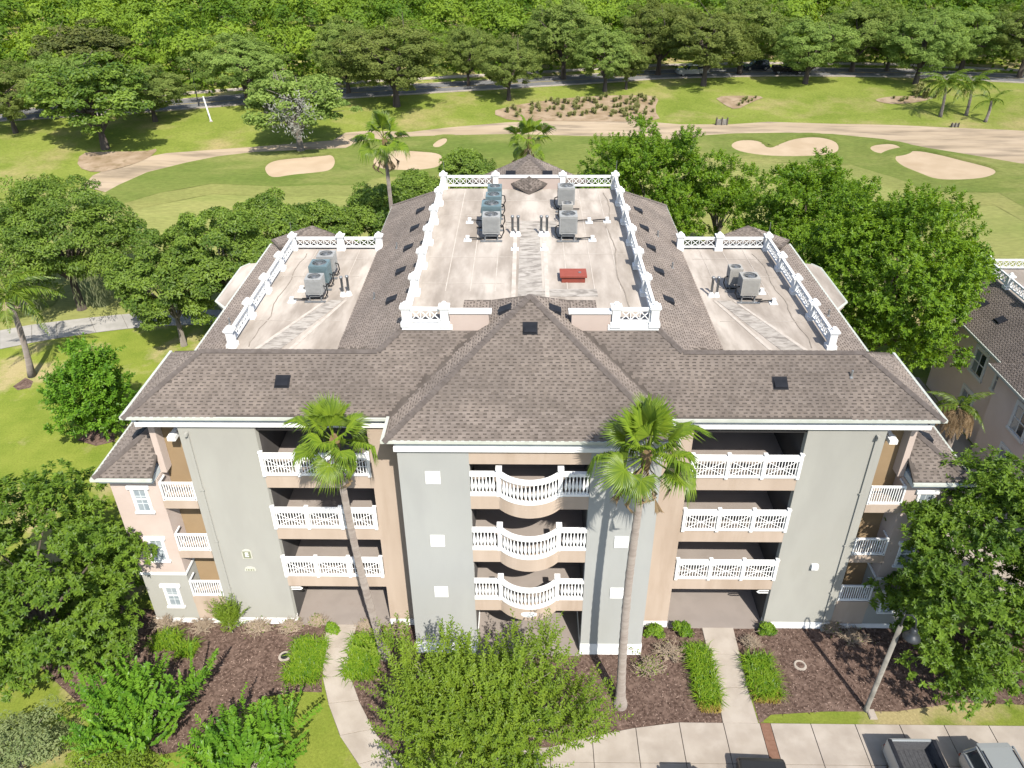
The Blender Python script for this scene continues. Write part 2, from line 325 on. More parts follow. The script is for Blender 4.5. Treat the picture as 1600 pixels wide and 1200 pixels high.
# bare sandy soil under the oaks and native planting beds
for nm, px in (('bare_soil', [(125,240),(160,238),(225,238),(250,232),(230,250),(195,262),(150,272),(120,262)]), ('native_grass_bed', [(765,176),(800,166),(860,157),(920,151),(1000,149),(1031,152),(1022,172),(1034,190),(960,191),(880,190),(800,190)]),
               ('native_grass_bed', [(1115,152),(1160,150),(1198,152),(1175,160),(1150,173),(1132,165)]), ('native_grass_bed', [(1365,156),(1395,151),(1440,151),(1462,153),(1440,160),(1400,164),(1375,161)])):
    sheet(nm, P(px, 1), .10, m_nbed, 2)
def bunker(px):
    poly = P(px, 2); o = sheet('sand_bunker', poly, .11, m_sand, 1.6)
    n = len(poly); c = (sum(p[0] for p in poly)/n, sum(p[1] for p in poly)/n); mb = MB(); rng = random.Random(len(px))
    prof = [(-.25, .10), (.0, .34), (.35, .40), (1.0, .22), (2.0, .05)]
    a = sum(poly[i][0]*poly[(i+1) % n][1]-poly[(i+1) % n][0]*poly[i][1] for i in range(n)); sg = 1 if a > 0 else -1
    for i in range(n):
        p = poly[i]; q = poly[(i+1) % n]; r = poly[i-1]; tx, ty = q[0]-r[0], q[1]-r[1]; l = math.hypot(tx, ty) or 1; nxn, nyn = sg*ty/l, -sg*tx/l
        back = .55+.45*max(-.6, nyn)
        for d, z in prof:
            x, y = p[0]+nxn*d, p[1]+nyn*d; mb.v.append((x, y, hgt(x, y)+.08+(z-.05)*back))
    k = len(prof)
    for i in range(n):
        j = (i+1) % n
        for t in range(k-1):
            f = (i*k+t, i*k+t+1, j*k+t+1, j*k+t); mb.f.append(f if sg > 0 else f[::-1])
    mb.build('grass_lip', m_coll, o, True)
for px in ([(410,262),(425,252),(460,248),(500,245),(522,242),(528,255),(520,268),(490,272),(455,275),(428,280),(415,275)], [(578,255),(590,240),(620,235),(650,237),(690,240),(696,252),(688,263),(650,268),(610,267),(590,264)], [(672,228),(685,218),(700,216),(702,222),(690,231),(678,232)],
           [(1137,228),(1150,220),(1175,219),(1193,223),(1201,233),(1215,226),(1240,217),(1275,214),(1305,220),(1314,230),(1310,240),(1280,245),(1220,246),(1180,243),(1150,237)], [(1354,232),(1365,227),(1395,225),(1412,232),(1405,239),(1385,242),(1365,240)],
           [(1392,247),(1410,238),(1435,236),(1470,243),(1490,248),(1505,252),(1530,258),(1555,265),(1560,272),(1540,280),(1500,283),(1460,282),(1430,270),(1405,260)], [(-40,480),(0,474),(30,469),(55,471),(45,482),(0,490),(-40,494)]): bunker(px)
# far road with kerbs and a pavement
def ribbon(name, off0, off1, z0, z1, m, parent=None, x0=-130, x1=125, step=4):
    mb = MB(); xs = np.arange(x0, x1+.1, step)
    for x in xs:
        y = road_y(x); s = (road_y(x+2)-road_y(x-2))/4; l = math.hypot(1, s); nx_, ny_ = -s/l, 1/l
        for off, z in ((off0, z0), (off0, z1), (off1, z1), (off1, z0)): mb.v.append((x+nx_*off, y+ny_*off, 1.6+z))
    for i in range(len(xs)-1):
        for k in range(3): mb.f.append((i*4+k, (i+1)*4+k, (i+1)*4+k+1, i*4+k+1)[::-1])
    return mb.build(name, m, parent)
tag(ribbon('road', -3.4, 3.4, -.3, .10, m_asph), kind='structure')
for a, b in ((-3.75, -3.4), (3.4, 3.75)): tag(ribbon('kerb', a, b, -.3, .2, m_conc), kind='structure')
tag(ribbon('pavement', 7.4, 9.2, -.3, .12, m_conc), kind='structure')
rl = MB()
for x in range(-128, 122, 1):
    y0, y1 = road_y(x), road_y(x+1)
    for d in (-.16, .06): rl.face((x, y0+d, 1.706), (x+1, y1+d, 1.706), (x+1, y1+d+.1, 1.706), (x, y0+d+.1, 1.706))
tag(rl.build('road_centre_line', mat('yellow_paint', (.55, .40, .06), (.6, .46, .1), 5, .8)), kind='structure')

# concrete walks: every poured slab is a piece of its own
def slabs(parent, quads, z0, z1, m, gap=.018, name='concrete_slab'):
    for q in quads:
        c = (sum(p[0] for p in q)/len(q), sum(p[1] for p in q)/len(q)); qq = []
        for p in q:
            dx, dy = p[0]-c[0], p[1]-c[1]; qq.append((p[0]-math.copysign(gap, dx), p[1]-math.copysign(gap, dy)))
        MB().prism(qq, z0, z1).build(name, m, parent)
def walk(name, le, re, ter=0, m=m_conc, z=.035):
    le = P(le); re = P(re); o = sheet(name, le+re[::-1], z-.012, m_joint, ter=False)
    slabs(o, [(le[i], re[i], re[i+1], le[i+1]) for i in range(len(le)-1)], z-.02, z+.025, m)
walk('walkway', [(512,970),(505,1012),(504,1058),(513,1100),(531,1150),(560,1195),(600,1240)], [(560,970),(549,1012),(548,1058),(561,1095),(583,1140),(612,1180),(655,1225)])
walk('walkway', [(1094,972),(1106,1023),(1119,1075),(1129,1131)], [(1143,972),(1156,1023),(1168,1075),(1185,1131)])
walk('cart_path', [(-130,573),(-60,558),(0,546),(50,536),(90,529),(150,520),(200,514),(250,510),(300,508),(350,508)], [(-130,540),(-60,527),(0,517),(50,508),(88,503),(140,497),(190,492),(250,487),(300,485),(350,485)], m=m_pathc)
ap = tag(sheet('parking_apron', [(-2.2, -5.4), (-.6, -5.3), (.7, -4.9), (2.6, -4.32), (4.5, -3.9), (6.45, -3.62), (26, -3.62), (26, -16), (-2.2, -16)], .018, m_joint, ter=False), kind='structure')
xb = [(-2.2, -.6), (-.6, .9), (.9, 2.7), (2.7, 4.6), (4.6, 6.5), (6.5, 8.4), (8.4, 9.98), (10.42, 12.15), (12.15, 14.05), (14.05, 15.95), (15.95, 17.85), (17.85, 19.75), (19.75, 21.65), (21.65, 23.6), (23.6, 26)]
def aptop(x): return float(np.interp(x, [-14, -4, .7, 2.6, 4.5, 6.45, 26], [-5.2, -5.1, -4.9, -4.32, -3.9, -3.6, -3.6]))
q = []
for a, b in xb:
    q.append([(a, aptop(a)), (b, aptop(b)), (b, -5.5), (a, -5.5)])
    for y in (-5.5, -8, -10.6, -13.2): q.append([(a, y), (b, y), (b, y-2.5), (a, y-2.5)])
slabs(ap, q, .02, .06, m_conc)
slabs(ap, [[(9.98, -3.6-.42*k), (10.42, -3.6-.42*k), (10.42, -4.02-.42*k), (9.98, -4.02-.42*k)] for k in range(10)], .02, .058, m_brick, .008, 'brick_paver')
sheet('bounce_strip', [(18.9, 3), (28.6, 3), (28.6, 25), (18.9, 25)], .012, m_conc, ter=False)  # pale ground added to bounce light onto the shaded neighbouring wall
# mulch beds
beds = [[(60,960),(180,945),(345,968),(520,968),(512,975),(505,1010),(503,1040),(503,1082),(470,1081),(420,1088),(385,1105),(355,1140),(330,1165),(250,1180),(130,1105),(60,1040)],
        [(558,958),(1096,958),(1105,1010),(1129,1131),(1065,1133),(1000,1138),(935,1165),(700,1172),(612,1178),(580,1140),(560,1095),(548,1060),(548,1010)],
        [(1142,970),(1350,980),(1700,990),(1700,1105),(1500,1098),(1400,1112),(1290,1112),(1205,1117),(1187,1131),(1166,1060)], [(20,604),(40,590),(52,596),(48,606),(28,610)], [(120,688),(150,670),(178,672),(180,690),(150,697)]]
bedpoly = [P(b, 0) for b in beds]
for b in bedpoly: sheet('mulch_bed', b, .012, m_mulch, ter=False)
rng = np.random.default_rng(5); pts = []
for b in bedpoly[:3]:
    xs = [p[0] for p in b]; ys = [p[1] for p in b]; A = (max(xs)-min(xs))*(max(ys)-min(ys))
    for _ in range(int(A*75)):
        x = rng.uniform(min(xs), max(xs)); y = rng.uniform(min(ys), max(ys))
        if inside(x, y, b): pts.append((x, y, .02))
pts = np.array(pts); n = len(pts); an = rng.uniform(0, 6.28, n); pts[:, 2] += rng.uniform(0, .02, n)
V, F, T = leaves(pts, np.stack([np.cos(an), np.sin(an), rng.normal(0, .25, n)], 1), np.stack([rng.normal(0, .4, n), rng.normal(0, .4, n), np.ones(n)], 1), rng.uniform(.05, .17, n), rng.uniform(.02, .05, n), rng.random(n)**1.6)
tag(link('mulch_chips', npmesh('mulch_chips', V, F, m_chip, T)), 'loose brown bark chips strewn over the planting beds', 'mulch', kind='stuff')

# ================================================================== THE APARTMENT BUILDING
SLP = .6216; YW = 1.66; A_ = 5.25; B_ = 2.42; C_ = 11.39; D_ = 6.74; E_ = 14.61; GE = 16.6; YE = 1.34; ZE = 12.5; YR = 4.0; ZR = 14.16; ZT = 14.88; ZW = 12.62; MX = 5.25; YM = 4.85; YMB = 22.85; NX = 13.81; YWB = 18.6; GC = 5.69; YC = -.24; ZC = 12.53; AY = 5.45; AZ = ZC+SLP*GC
BLD = empty('apartment_building', (0, 0, 0), 'long four-storey sage and tan apartment building with curved central balconies and shingled roofs', 'building')
def part(mb, name, m, parent=None, **k): return mb.build(name, m, parent or BLD, **k)
def b1(name, m, *a, parent=None): return part(MB().box(*a), name, m, parent)

CEN = [2.91, 5.92, 8.92]; WNG = [2.62, 5.62, 8.62]
arcR = (1.23**2+.56**2)/(2*.56)
def arc(off=0, n=18, half=1.23):
    a0 = math.asin(1.23/arcR); cy = -.56+arcR
    return [(math.sin(a0*(2*i/n-1))*(arcR+off), cy-math.cos(a0*(2*i/n-1))*(arcR+off)) for i in range(n+1)]
def sweep(path, w, z0, z1, mb):
    lft = []; rgt = []
    for i, p in enumerate(path):
        a = path[max(0, i-1)]; b = path[min(len(path)-1, i+1)]; tx, ty = b[0]-a[0], b[1]-a[1]; l = math.hypot(tx, ty); nx_, ny_ = -ty/l*w/2, tx/l*w/2
        lft.append((p[0]+nx_, p[1]+ny_)); rgt.append((p[0]-nx_, p[1]-ny_))
    for i in range(len(path)-1): mb.prism([rgt[i], rgt[i+1], lft[i+1], lft[i]], z0, z1)
    return mb
# --- centre block
for s in (-1, 1):
    b1('wall', m_sage2, s*B_, s*A_, 0, 7, .72, 12.02); b1('plinth', m_white, s*(B_-.015), s*(A_+.03), -.03, 7, -.1, .72)
    for z in (10.58, 7.16, 4.1):
        v = part(MB().box(s*3.6, s*4.2, -.045, 0, z-.31, z+.31), 'wall_vent', m_white)
        b1('vent_recess', m_trim, s*3.65, s*4.15, -.052, -.04, z-.26, z+.26, parent=v)
        for q in range(5): b1('vent_louvre', m_white, s*3.66, s*4.14, -.066, -.05, z-.24+q*.1, z-.18+q*.1, parent=v)
b1('lintel', m_tan, -B_, B_, .01, .35, 11.26, 12.02)
b1('back_wall', m_recess_shade, -B_, B_, 6.7, 6.95, 0, 12.0); b1('ceiling', m_recess_shade, -B_, B_, .35, 6.7, 11.4, 11.6)
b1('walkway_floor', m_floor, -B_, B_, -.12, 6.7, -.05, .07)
for s in (-1, 1): b1('side_shade_panel', m_recess_shade, s*(B_-.012), s*B_, .4, 6.69, .08, 11.38)  # dark panels added over the inner sides, painting in the recess shade
bal = MB().lathe([(.042, 0), (.042, .05), (.026, .09), (.036, .16), (.066, .30), (.07, .38), (.046, .55), (.022, .76), (.034, .82), (.034, .92)], 8).mesh('baluster', m_white, True)
for zb in CEN:
    poly = [(-B_, .012), (-1.23, .012)]+arc()+[(1.23, .012), (B_, .012), (B_, 6.7), (-B_, 6.7)]
    part(MB().prism(poly, zb, zb+.42), 'balcony_slab', m_tan)
    b1('walkway_floor', m_floor, -B_+.01, B_-.01, .3, 6.69, zb+.42, zb+.45)
    path = [(-B_, .09), (-1.3, .09)]+arc(-.08)+[(1.3, .09), (B_, .09)]
    part(sweep(path, .15, zb+.42, zb+.70, MB()), 'balcony_upstand', m_tan)
    r = part(sweep(path, .19, zb+.70, zb+.80, MB()), 'balustrade', m_white); part(sweep(path, .2, zb+1.72, zb+1.86, MB()), 'top_rail', m_white, r)
    for s in (-1, 1):
        b1('newel_post', m_white, s*1.15, s*1.34, 0, .19, zb+.66, zb+2.02, parent=r); b1('newel_cap', m_white, s*1.12, s*1.37, -.03, .22, zb+2.02, zb+2.12, parent=r)
        for k in range(7): link('baluster', bal, r, (s*(1.47+k*.145), .09, zb+.80))
    a0 = math.asin(1.23/arcR); cy = -.56+arcR
    for k in range(15):
        t = a0*.93*((k+.5)/7.5-1); link('baluster', bal, r, (math.sin(t)*(arcR-.08), cy-math.cos(t)*(arcR-.08), zb+.80))
mb = MB(); k = 20
pl = [(math.cos(2*math.pi*i/k)*.36, math.sin(2*math.pi*i/k)*.14) for i in range(k)]
def ovalz(x): return -.56+arcR-math.sqrt(arcR**2-x*x)
mb.add([(x, ovalz(x)-.035, 3.28+z) for x, z in pl]+[(x, ovalz(x)+.01, 3.28+z) for x, z in pl], [tuple(range(k))]+[(i, k+i, k+(i+1) % k, (i+1) % k) for i in range(k)])
pq = part(mb, 'oval_plaque', m_white)
mb = MB()
for z in (3.33, 3.27, 3.21): mb.box(-.17 if z != 3.21 else -.1, .17 if z != 3.21 else .1, ovalz(.1)-.05, ovalz(.1)-.04, z-.010, z+.010)
part(mb, 'raised_band', m_trim, pq)

# --- the two wings
picket = MB().box(-.018, .018, -.015, .015, 0, .80).mesh('picket', m_white)
def star(w, h):
    mb = MB(); L = math.hypot(w, h)
    for a in (math.atan2(h, w), -math.atan2(h, w), 0):
        l = (L if a else w)/2; c, s_ = math.cos(a), math.sin(a); t = .012; dx, dz = -s_*t, c*t
        p = [(-c*l+dx, -s_*l+dz), (-c*l-dx, -s_*l-dz), (c*l-dx, s_*l-dz), (c*l+dx, s_*l+dz)]
        mb.add([(x, -.034, z) for x, z in p]+[(x, -.016, z) for x, z in p], [(0, 1, 2, 3), (7, 6, 5, 4)]+[(i, (i+1) % 4+0, (i+1) % 4+4, i+4) for i in range(4)])
    return mb.mesh('star_bars', m_white)
starm = star(1.36, .80)
def picket_railing(x0, x1, y, z0, panels, npk, stars=True, h=.8, slim=False):
    xs = [x0+(x1-x0)*i/panels for i in range(panels+1)]
    r = part(MB().box(x0, x1, y-.04, y+.04, z0+.10+h, z0+.18+h) if slim else MB().box(x0, x1, y-.05, y+.05, z0+.10+h, z0+.30+h).box(x0, x1, y-.07, y+.07, z0+.29+h, z0+.36+h), 'balcony_railing', m_white); b1('bottom_rail', m_white, x0, x1, y-.045, y+.045, z0, z0+.10, parent=r)
    for x in xs:
        q_ = (.035, .20) if slim else (.065, .42); b1('railing_post', m_white, x-q_[0], x+q_[0], y-q_[0]-.01, y+q_[0]-.01, z0-.05, z0+q_[1]+h, parent=r)
        if not slim: b1('post_cap', m_white, x-.085, x+.085, y-.095, y+.075, z0+.42+h, z0+.47+h, parent=r)
    for i in range(panels):
        for k in range(npk): link('picket', picket, r, (xs[i]+.065+(xs[i+1]-xs[i]-.13)*(k+.5)/npk, y, z0+.10))
        if stars: link('star_bars', starm, r, ((xs[i]+xs[i+1])/2, y, z0+.10+h/2))
    return r
m_letter = mat('sign_cream', (.72, .71, .60), (.76, .75, .64), 3, .7); m_sign = mat('sign_olive', (.30, .31, .20), (.34, .35, .24), 3, .7)
for s in (-1, 1):
    X = lambda a, b: (min(s*a, s*b), max(s*a, s*b))
    b1('wall', m_green, s*C_, s*E_, YW, 7.5, .42, 11.86); b1('plinth', m_white, s*(C_-.01), s*(E_+.03), YW-.03, 7.5, -.1, .42)
    b1('wall', m_tan, s*(A_+.002), s*D_, YW, 7.5, .42, 11.86); b1('plinth', m_white, s*(A_+.04), s*(D_+.005), YW-.03, 7.5, -.1, .42)
    b1('back_wall', m_recess_shade, s*D_, s*C_, 6.9, 7.2, 0, 11.8); b1('ceiling', m_recess_shade, s*D_, s*C_, YW+.1, 6.9, 11.62, 11.8)
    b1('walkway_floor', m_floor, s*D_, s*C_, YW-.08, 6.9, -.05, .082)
    for zb in WNG:
        b1('balcony_slab', m_tan, s*D_, s*C_, YW+.006, 6.9, zb, zb+.42); b1('walkway_floor', m_floor, s*(D_+.01), s*(C_-.01), YW+.2, 6.89, zb+.42, zb+.45)
        b1('balcony_upstand', m_tan, s*D_, s*C_, YW+.006, YW+.16, zb+.42, zb+.68)
        x0, x1 = X(D_+.1, C_-.02); picket_railing(x0, x1, YW-.02, zb+.72, 3, 11)
    b1('side_shade_panel', m_recess_shade, s*(C_-.012), s*C_, YW+.32, 6.89, .09, 11.6); b1('side_shade_panel', m_recess_shade, s*D_, s*(D_+.012), YW+.32, 6.89, .09, 11.6)  # added dark panels that paint shade onto the wing openings' inner sides
    # conduit loop and wall lamp inside the ground opening
    part(MB().tube([(s*(C_-.05), YW+.12, 2.42), (s*(C_-.5), YW+.12, 2.42), (s*(C_-.58), YW+.12, 2.35), (s*(C_-.5), YW+.12, 2.28), (s*(C_-.05), YW+.12, 2.28)], .03, 6), 'conduit', m_white)
    # downpipe
    dp = part(MB().box(s*14.2, s*14.29, YW-.08, YW, .05, 11.6).box(s*14.18, s*14.30, YW-.24, YW-.02, 11.5, 11.62).box(s*14.17, s*14.31, YW-.22, YW-.02, .02, .14), 'downpipe', m_green)
    for z in (2.5, 5.5, 8.5): b1('pipe_strap', m_green, s*14.15, s*14.33, YW-.11, YW-.085, z, z+.06, parent=dp)
    # stair landings between wing and end bay
    x0, x1 = X(E_+.02, 16.15)
    b1('back_wall', m_brown, x0, x1, 2.75, 3.0, 0, 11.8); b1('wall', m_pink, s*15.9, s*16.16, 2.2, 2.74, 9.0, 11.8)
    b1('wall', m_tan, x0, x1, YW+.03, 2.74, .30, 1.45); b1('plinth', m_white, x0-.01, x1+.01, YW, 2.73, -.1, .30)
    for zb in (1.45, 4.42, 7.42):
        b1('balcony_slab', m_tan if zb > 2 else m_tan, x0, x1, YW-.02, 2.74, zb, zb+.42)
        r = picket_railing(x0+.06, x1-.04, YW+.05, zb+.45, 1, 12, False, .8, True)
        b1('side_rail', m_white, s*16.08, s*16.14, YW+.1, YW+.6, zb+1.36, zb+1.42, parent=r); b1('side_rail', m_white, s*16.08, s*16.14, YW+.1, YW+.6, zb+.47, zb+.53, parent=r)
    fl = part(MB().box(s*15.1, s*15.28, 2.2, 2.75, 10.98, 11.1), 'floodlight', m_white); part(MB().box(s*15.02, s*15.36, 2.0, 2.4, 10.85, 11.05), 'lamp_head', m_white, fl)
    # end bay
    b1('wall', m_pink, s*16.16, s*18.3, YW+.05, 9, 3.42, 9.0); b1('wall', m_green, s*16.165, s*18.295, YW+.055, 9, .3, 3.3); b1('plinth', m_white, s*16.14, s*18.33, YW+.02, 9, -.1, .3)
    b1('string_course', m_white, s*16.12, s*18.36, YW-.02, 9, 3.3, 3.42)
    for zc in (7.92, 4.94, 1.9):
        wnd = part(MB().box(s*16.72, s*16.84, YW-.01, YW+.05, zc-.7, zc+.72).box(s*17.36, s*17.48, YW-.01, YW+.05, zc-.7, zc+.72), 'window', m_white)
        b1('window_sill', m_white, s*16.66, s*17.54, YW-.06, YW+.05, zc-.80, zc-.7, parent=wnd); b1('window_head', m_white, s*16.62, s*17.58, YW-.06, YW+.05, zc+.58, zc+.76, parent=wnd)
        b1('sash', m_white, s*16.84, s*17.36, YW+.015, YW+.045, zc-.04, zc+.04, parent=wnd)
        for q in range(2):
            for h in range(3):
                xa = 16.84+.26*q; za = zc-.68+.415*h
                b1('pane', m_glass, s*(xa+.02), s*(xa+.24), YW+.03, YW+.042, za+.03, za+.39, parent=wnd)
        b1('muntins', m_trim, s*16.845, s*17.355, YW+.036, YW+.048, zc-.69, zc+.57, parent=wnd)
# letter and number plaques on the left pier
def plaque(name, x0, x1, z0, z1, zt, m, y=YW):
    xm = (x0+x1)/2; pts = [(x0, z0), (x1, z0), (x1, z1)]+[(xm+(x1-x0)/2*math.cos(a), z1+(zt-z1)*math.sin(a)) for a in (.6, 1.1, 1.57, 2.04, 2.54)]+[(x0, z1)]
    n = len(pts); mb = MB().add([(x, y-.05, z) for x, z in pts]+[(x, y, z) for x, z in pts], [tuple(range(n))]+[(i, n+i, n+(i+1) % n, (i+1) % n) for i in range(n)]); return part(mb, name, m)
p1 = plaque('letter_plaque', -13.22, -12.78, 4.42, 4.8, 4.98, m_letter); p2 = plaque('number_plaque', -13.28, -12.76, 3.62, 3.72, 3.88, m_letter)
def inner(pq, x0, x1, z0, z1, m): b1('plaque_field', m, x0, x1, YW-.056, YW-.045, z0, z1, parent=pq)
inner(p1, -13.18, -12.82, 4.46, 4.88, m_sign); inner(p2, -13.21, -12.83, 3.65, 3.77, m_sign)
def text(body, x, z, size, m, parent):
    cu = bpy.data.curves.new('text', 'FONT'); cu.body = body; cu.size = size; cu.align_x = 'CENTER'; cu.align_y = 'CENTER'; cu.extrude = .012; cu.offset = size*.02
    o = bpy.data.objects.new('tmp', cu); COL.objects.link(o); dg = bpy.context.evaluated_depsgraph_get(); me = bpy.data.meshes.new_from_object(o.evaluated_get(dg)); bpy.data.objects.remove(o)
    me.materials.clear(); me.materials.append(m); return link('lettering', me, parent, (x, YW-.058, z), (R(90), 0, 0))
text('E', -13.0, 4.67, .36, m_white, p1)
for i, dx in enumerate((-.12, 0, .12)): b1('raised_numeral', m_letter, -13.02+dx-.03, -13.02+dx+.03, YW-.064, YW-.05, 3.67, 3.75, parent=p2)
b1('wall_lamp_cover', m_white, 12.95, 13.25, YW-.16, YW, 4.05, 4.32)

# --- cornices and gutters
def cornice(x0, x1, yw, ze, m=m_trim):
    b1('fascia', m, x0, x1, yw-.06, yw+.3, ze-.36, ze-.03); b1('crown_moulding', m_white, x0-.06, x1+.06, yw-.15, yw+.3, ze-.56, ze-.36)
cornice(-A_-.04, A_+.04, 0, ZC); part(MB().box(-GC, GC, YC-.02, YC+.12, ZC-.10, ZC+.03).box(-GC, GC, YC+.12, 1.2, ZC-.04, ZC-.02), 'gutter', m_gutter)
for s in (-1, 1):
    x0, x1 = (s*(A_+.45), s*16.2) if s > 0 else (s*16.2, s*(A_+.45)); cornice(x0, x1, YW, ZE)
    x0, x1 = (s*(GC+.13), s*GE) if s > 0 else (s*GE, s*(GC+.13)); part(MB().box(x0, x1, YE-.02, YE+.11, ZE-.10, ZE+.03).box(x0, x1, YE+.11, 3, ZE-.05, ZE-.03), 'gutter', m_gutter)
    part(MB().box(s*GC, s*(GC+.12), YC-.02, YE+.12, ZC-.10, ZC+.03), 'gutter', m_gutter)
    b1('fascia', m_trim, s*(A_+.002), s*(A_+.05), -.02, YW, ZC-.38, ZC-.04)
    part(MB().box(s*GE, s*(GE+.11), YE, 6.8, ZE-.10, ZE+.03), 'gutter', m_gutter)
    b1('fascia', m_trim, s*16.1, s*16.4, YW-.06, 6.6, ZE-.4, ZE-.05)
    b1('fascia', m_trim, s*16.2, s*18.55, YW-.25, 9.2, 9.02, 9.30); part(MB().box(s*16.1, s*18.75, 1.16, 1.28, 9.28, 9.40), 'gutter', m_gutter); part(MB().box(s*18.65, s*18.77, 1.28, 9, 9.28, 9.40), 'gutter', m_gutter)
b1('wall', m_tan, -15.3, 15.3, 7.5, 19.5, 0, 12.05); b1('wall', m_tan, -8.7, 8.7, 19.5, 25, 0, 12.05)

# --- roofs: a deck under every slope, with lapped shingles on top
shV = []; shF = []; shT = []; single = []
rs = random.Random(11)
def plane_z(n, p0, x, y): return p0[2]-(n.x*(x-p0[0])+n.y*(y-p0[1]))/n.z
def roof(poly, vdir, expo=.143, wid=.29, singles=False, deck=.12, skip=None):
    """poly: 3-D outline on one plane; vdir: (x,y) pointing up the slope"""
    P3 = [Vector(p) for p in poly]; n = Vector((0, 0, 0))
    for i in range(len(P3)): n += P3[i].cross(P3[(i+1) % len(P3)])
    if n.z < 0: P3.reverse(); n = -n
    n.normalize(); part(MB().slab(P3, deck), 'roof_slope', m_roofb)
    v = Vector((vdir[0], vdir[1], 0)); v.z = -(n.x*v.x+n.y*v.y)/n.z; v.normalize(); u = v.cross(n).normalized(); o = P3[0]
    loc = [((p-o).dot(u), (p-o).dot(v)) for p in P3]
    v0 = min(p[1] for p in loc); v1 = max(p[1] for p in loc); row = 0; y = v0
    while y < v1-.03:
        x = min(p[0] for p in loc)-rs.random()*wid; xe = max(p[0] for p in loc)
        while x < xe:
            w_ = wid*rs.uniform(.8, 1.2); cx = x+w_/2
            ok = all(inside(a, b, loc) for a, b in ((x+.02, y+.02), (x+w_-.02, y+.02), (x+.02, y+expo*.8), (x+w_-.02, y+expo*.8)))
            if ok:
                t0 = rs.uniform(.0, .12)*w_; tw = w_*rs.uniform(.40, .62); tn = rs.random()*.75+.25*rs.random()
                if singles and len(single) < 300: single.append((o+u*cx+v*y, u, v, n, w_))
                else:
                    pl = lambda a, b, c: o+u*a+v*b+n*c
                    h0, h1 = .022, .006; sy = y+expo*.46; b = len(shV)
                    shV.extend([pl(x, sy, .017), pl(x+w_, sy, .017), pl(x+w_, y+expo*1.02, h1), pl(x, y+expo*1.02, h1),
                                pl(x+t0, y, h0), pl(x+t0+tw, y, h0), pl(x+t0+tw, sy, .0175), pl(x+t0, sy, .0175), pl(x+t0, y, 0), pl(x+t0+tw, y, 0), pl(x, sy, 0), pl(x+w_, sy, 0)])
                    shF.extend([(b, b+1, b+2, b+3), (b+4, b+5, b+6, b+7), (b+8, b+9, b+5, b+4), (b+10, b+11, b+1, b)]); shT.extend([tn]*12)
            x += w_
        y += expo; row += 1
def zc_side(x): return ZC+SLP*(GC-abs(x))
def zf(y): return ZE+SLP*(y-YE)
def zs(x): return ZT-SLP*(abs(x)-MX)
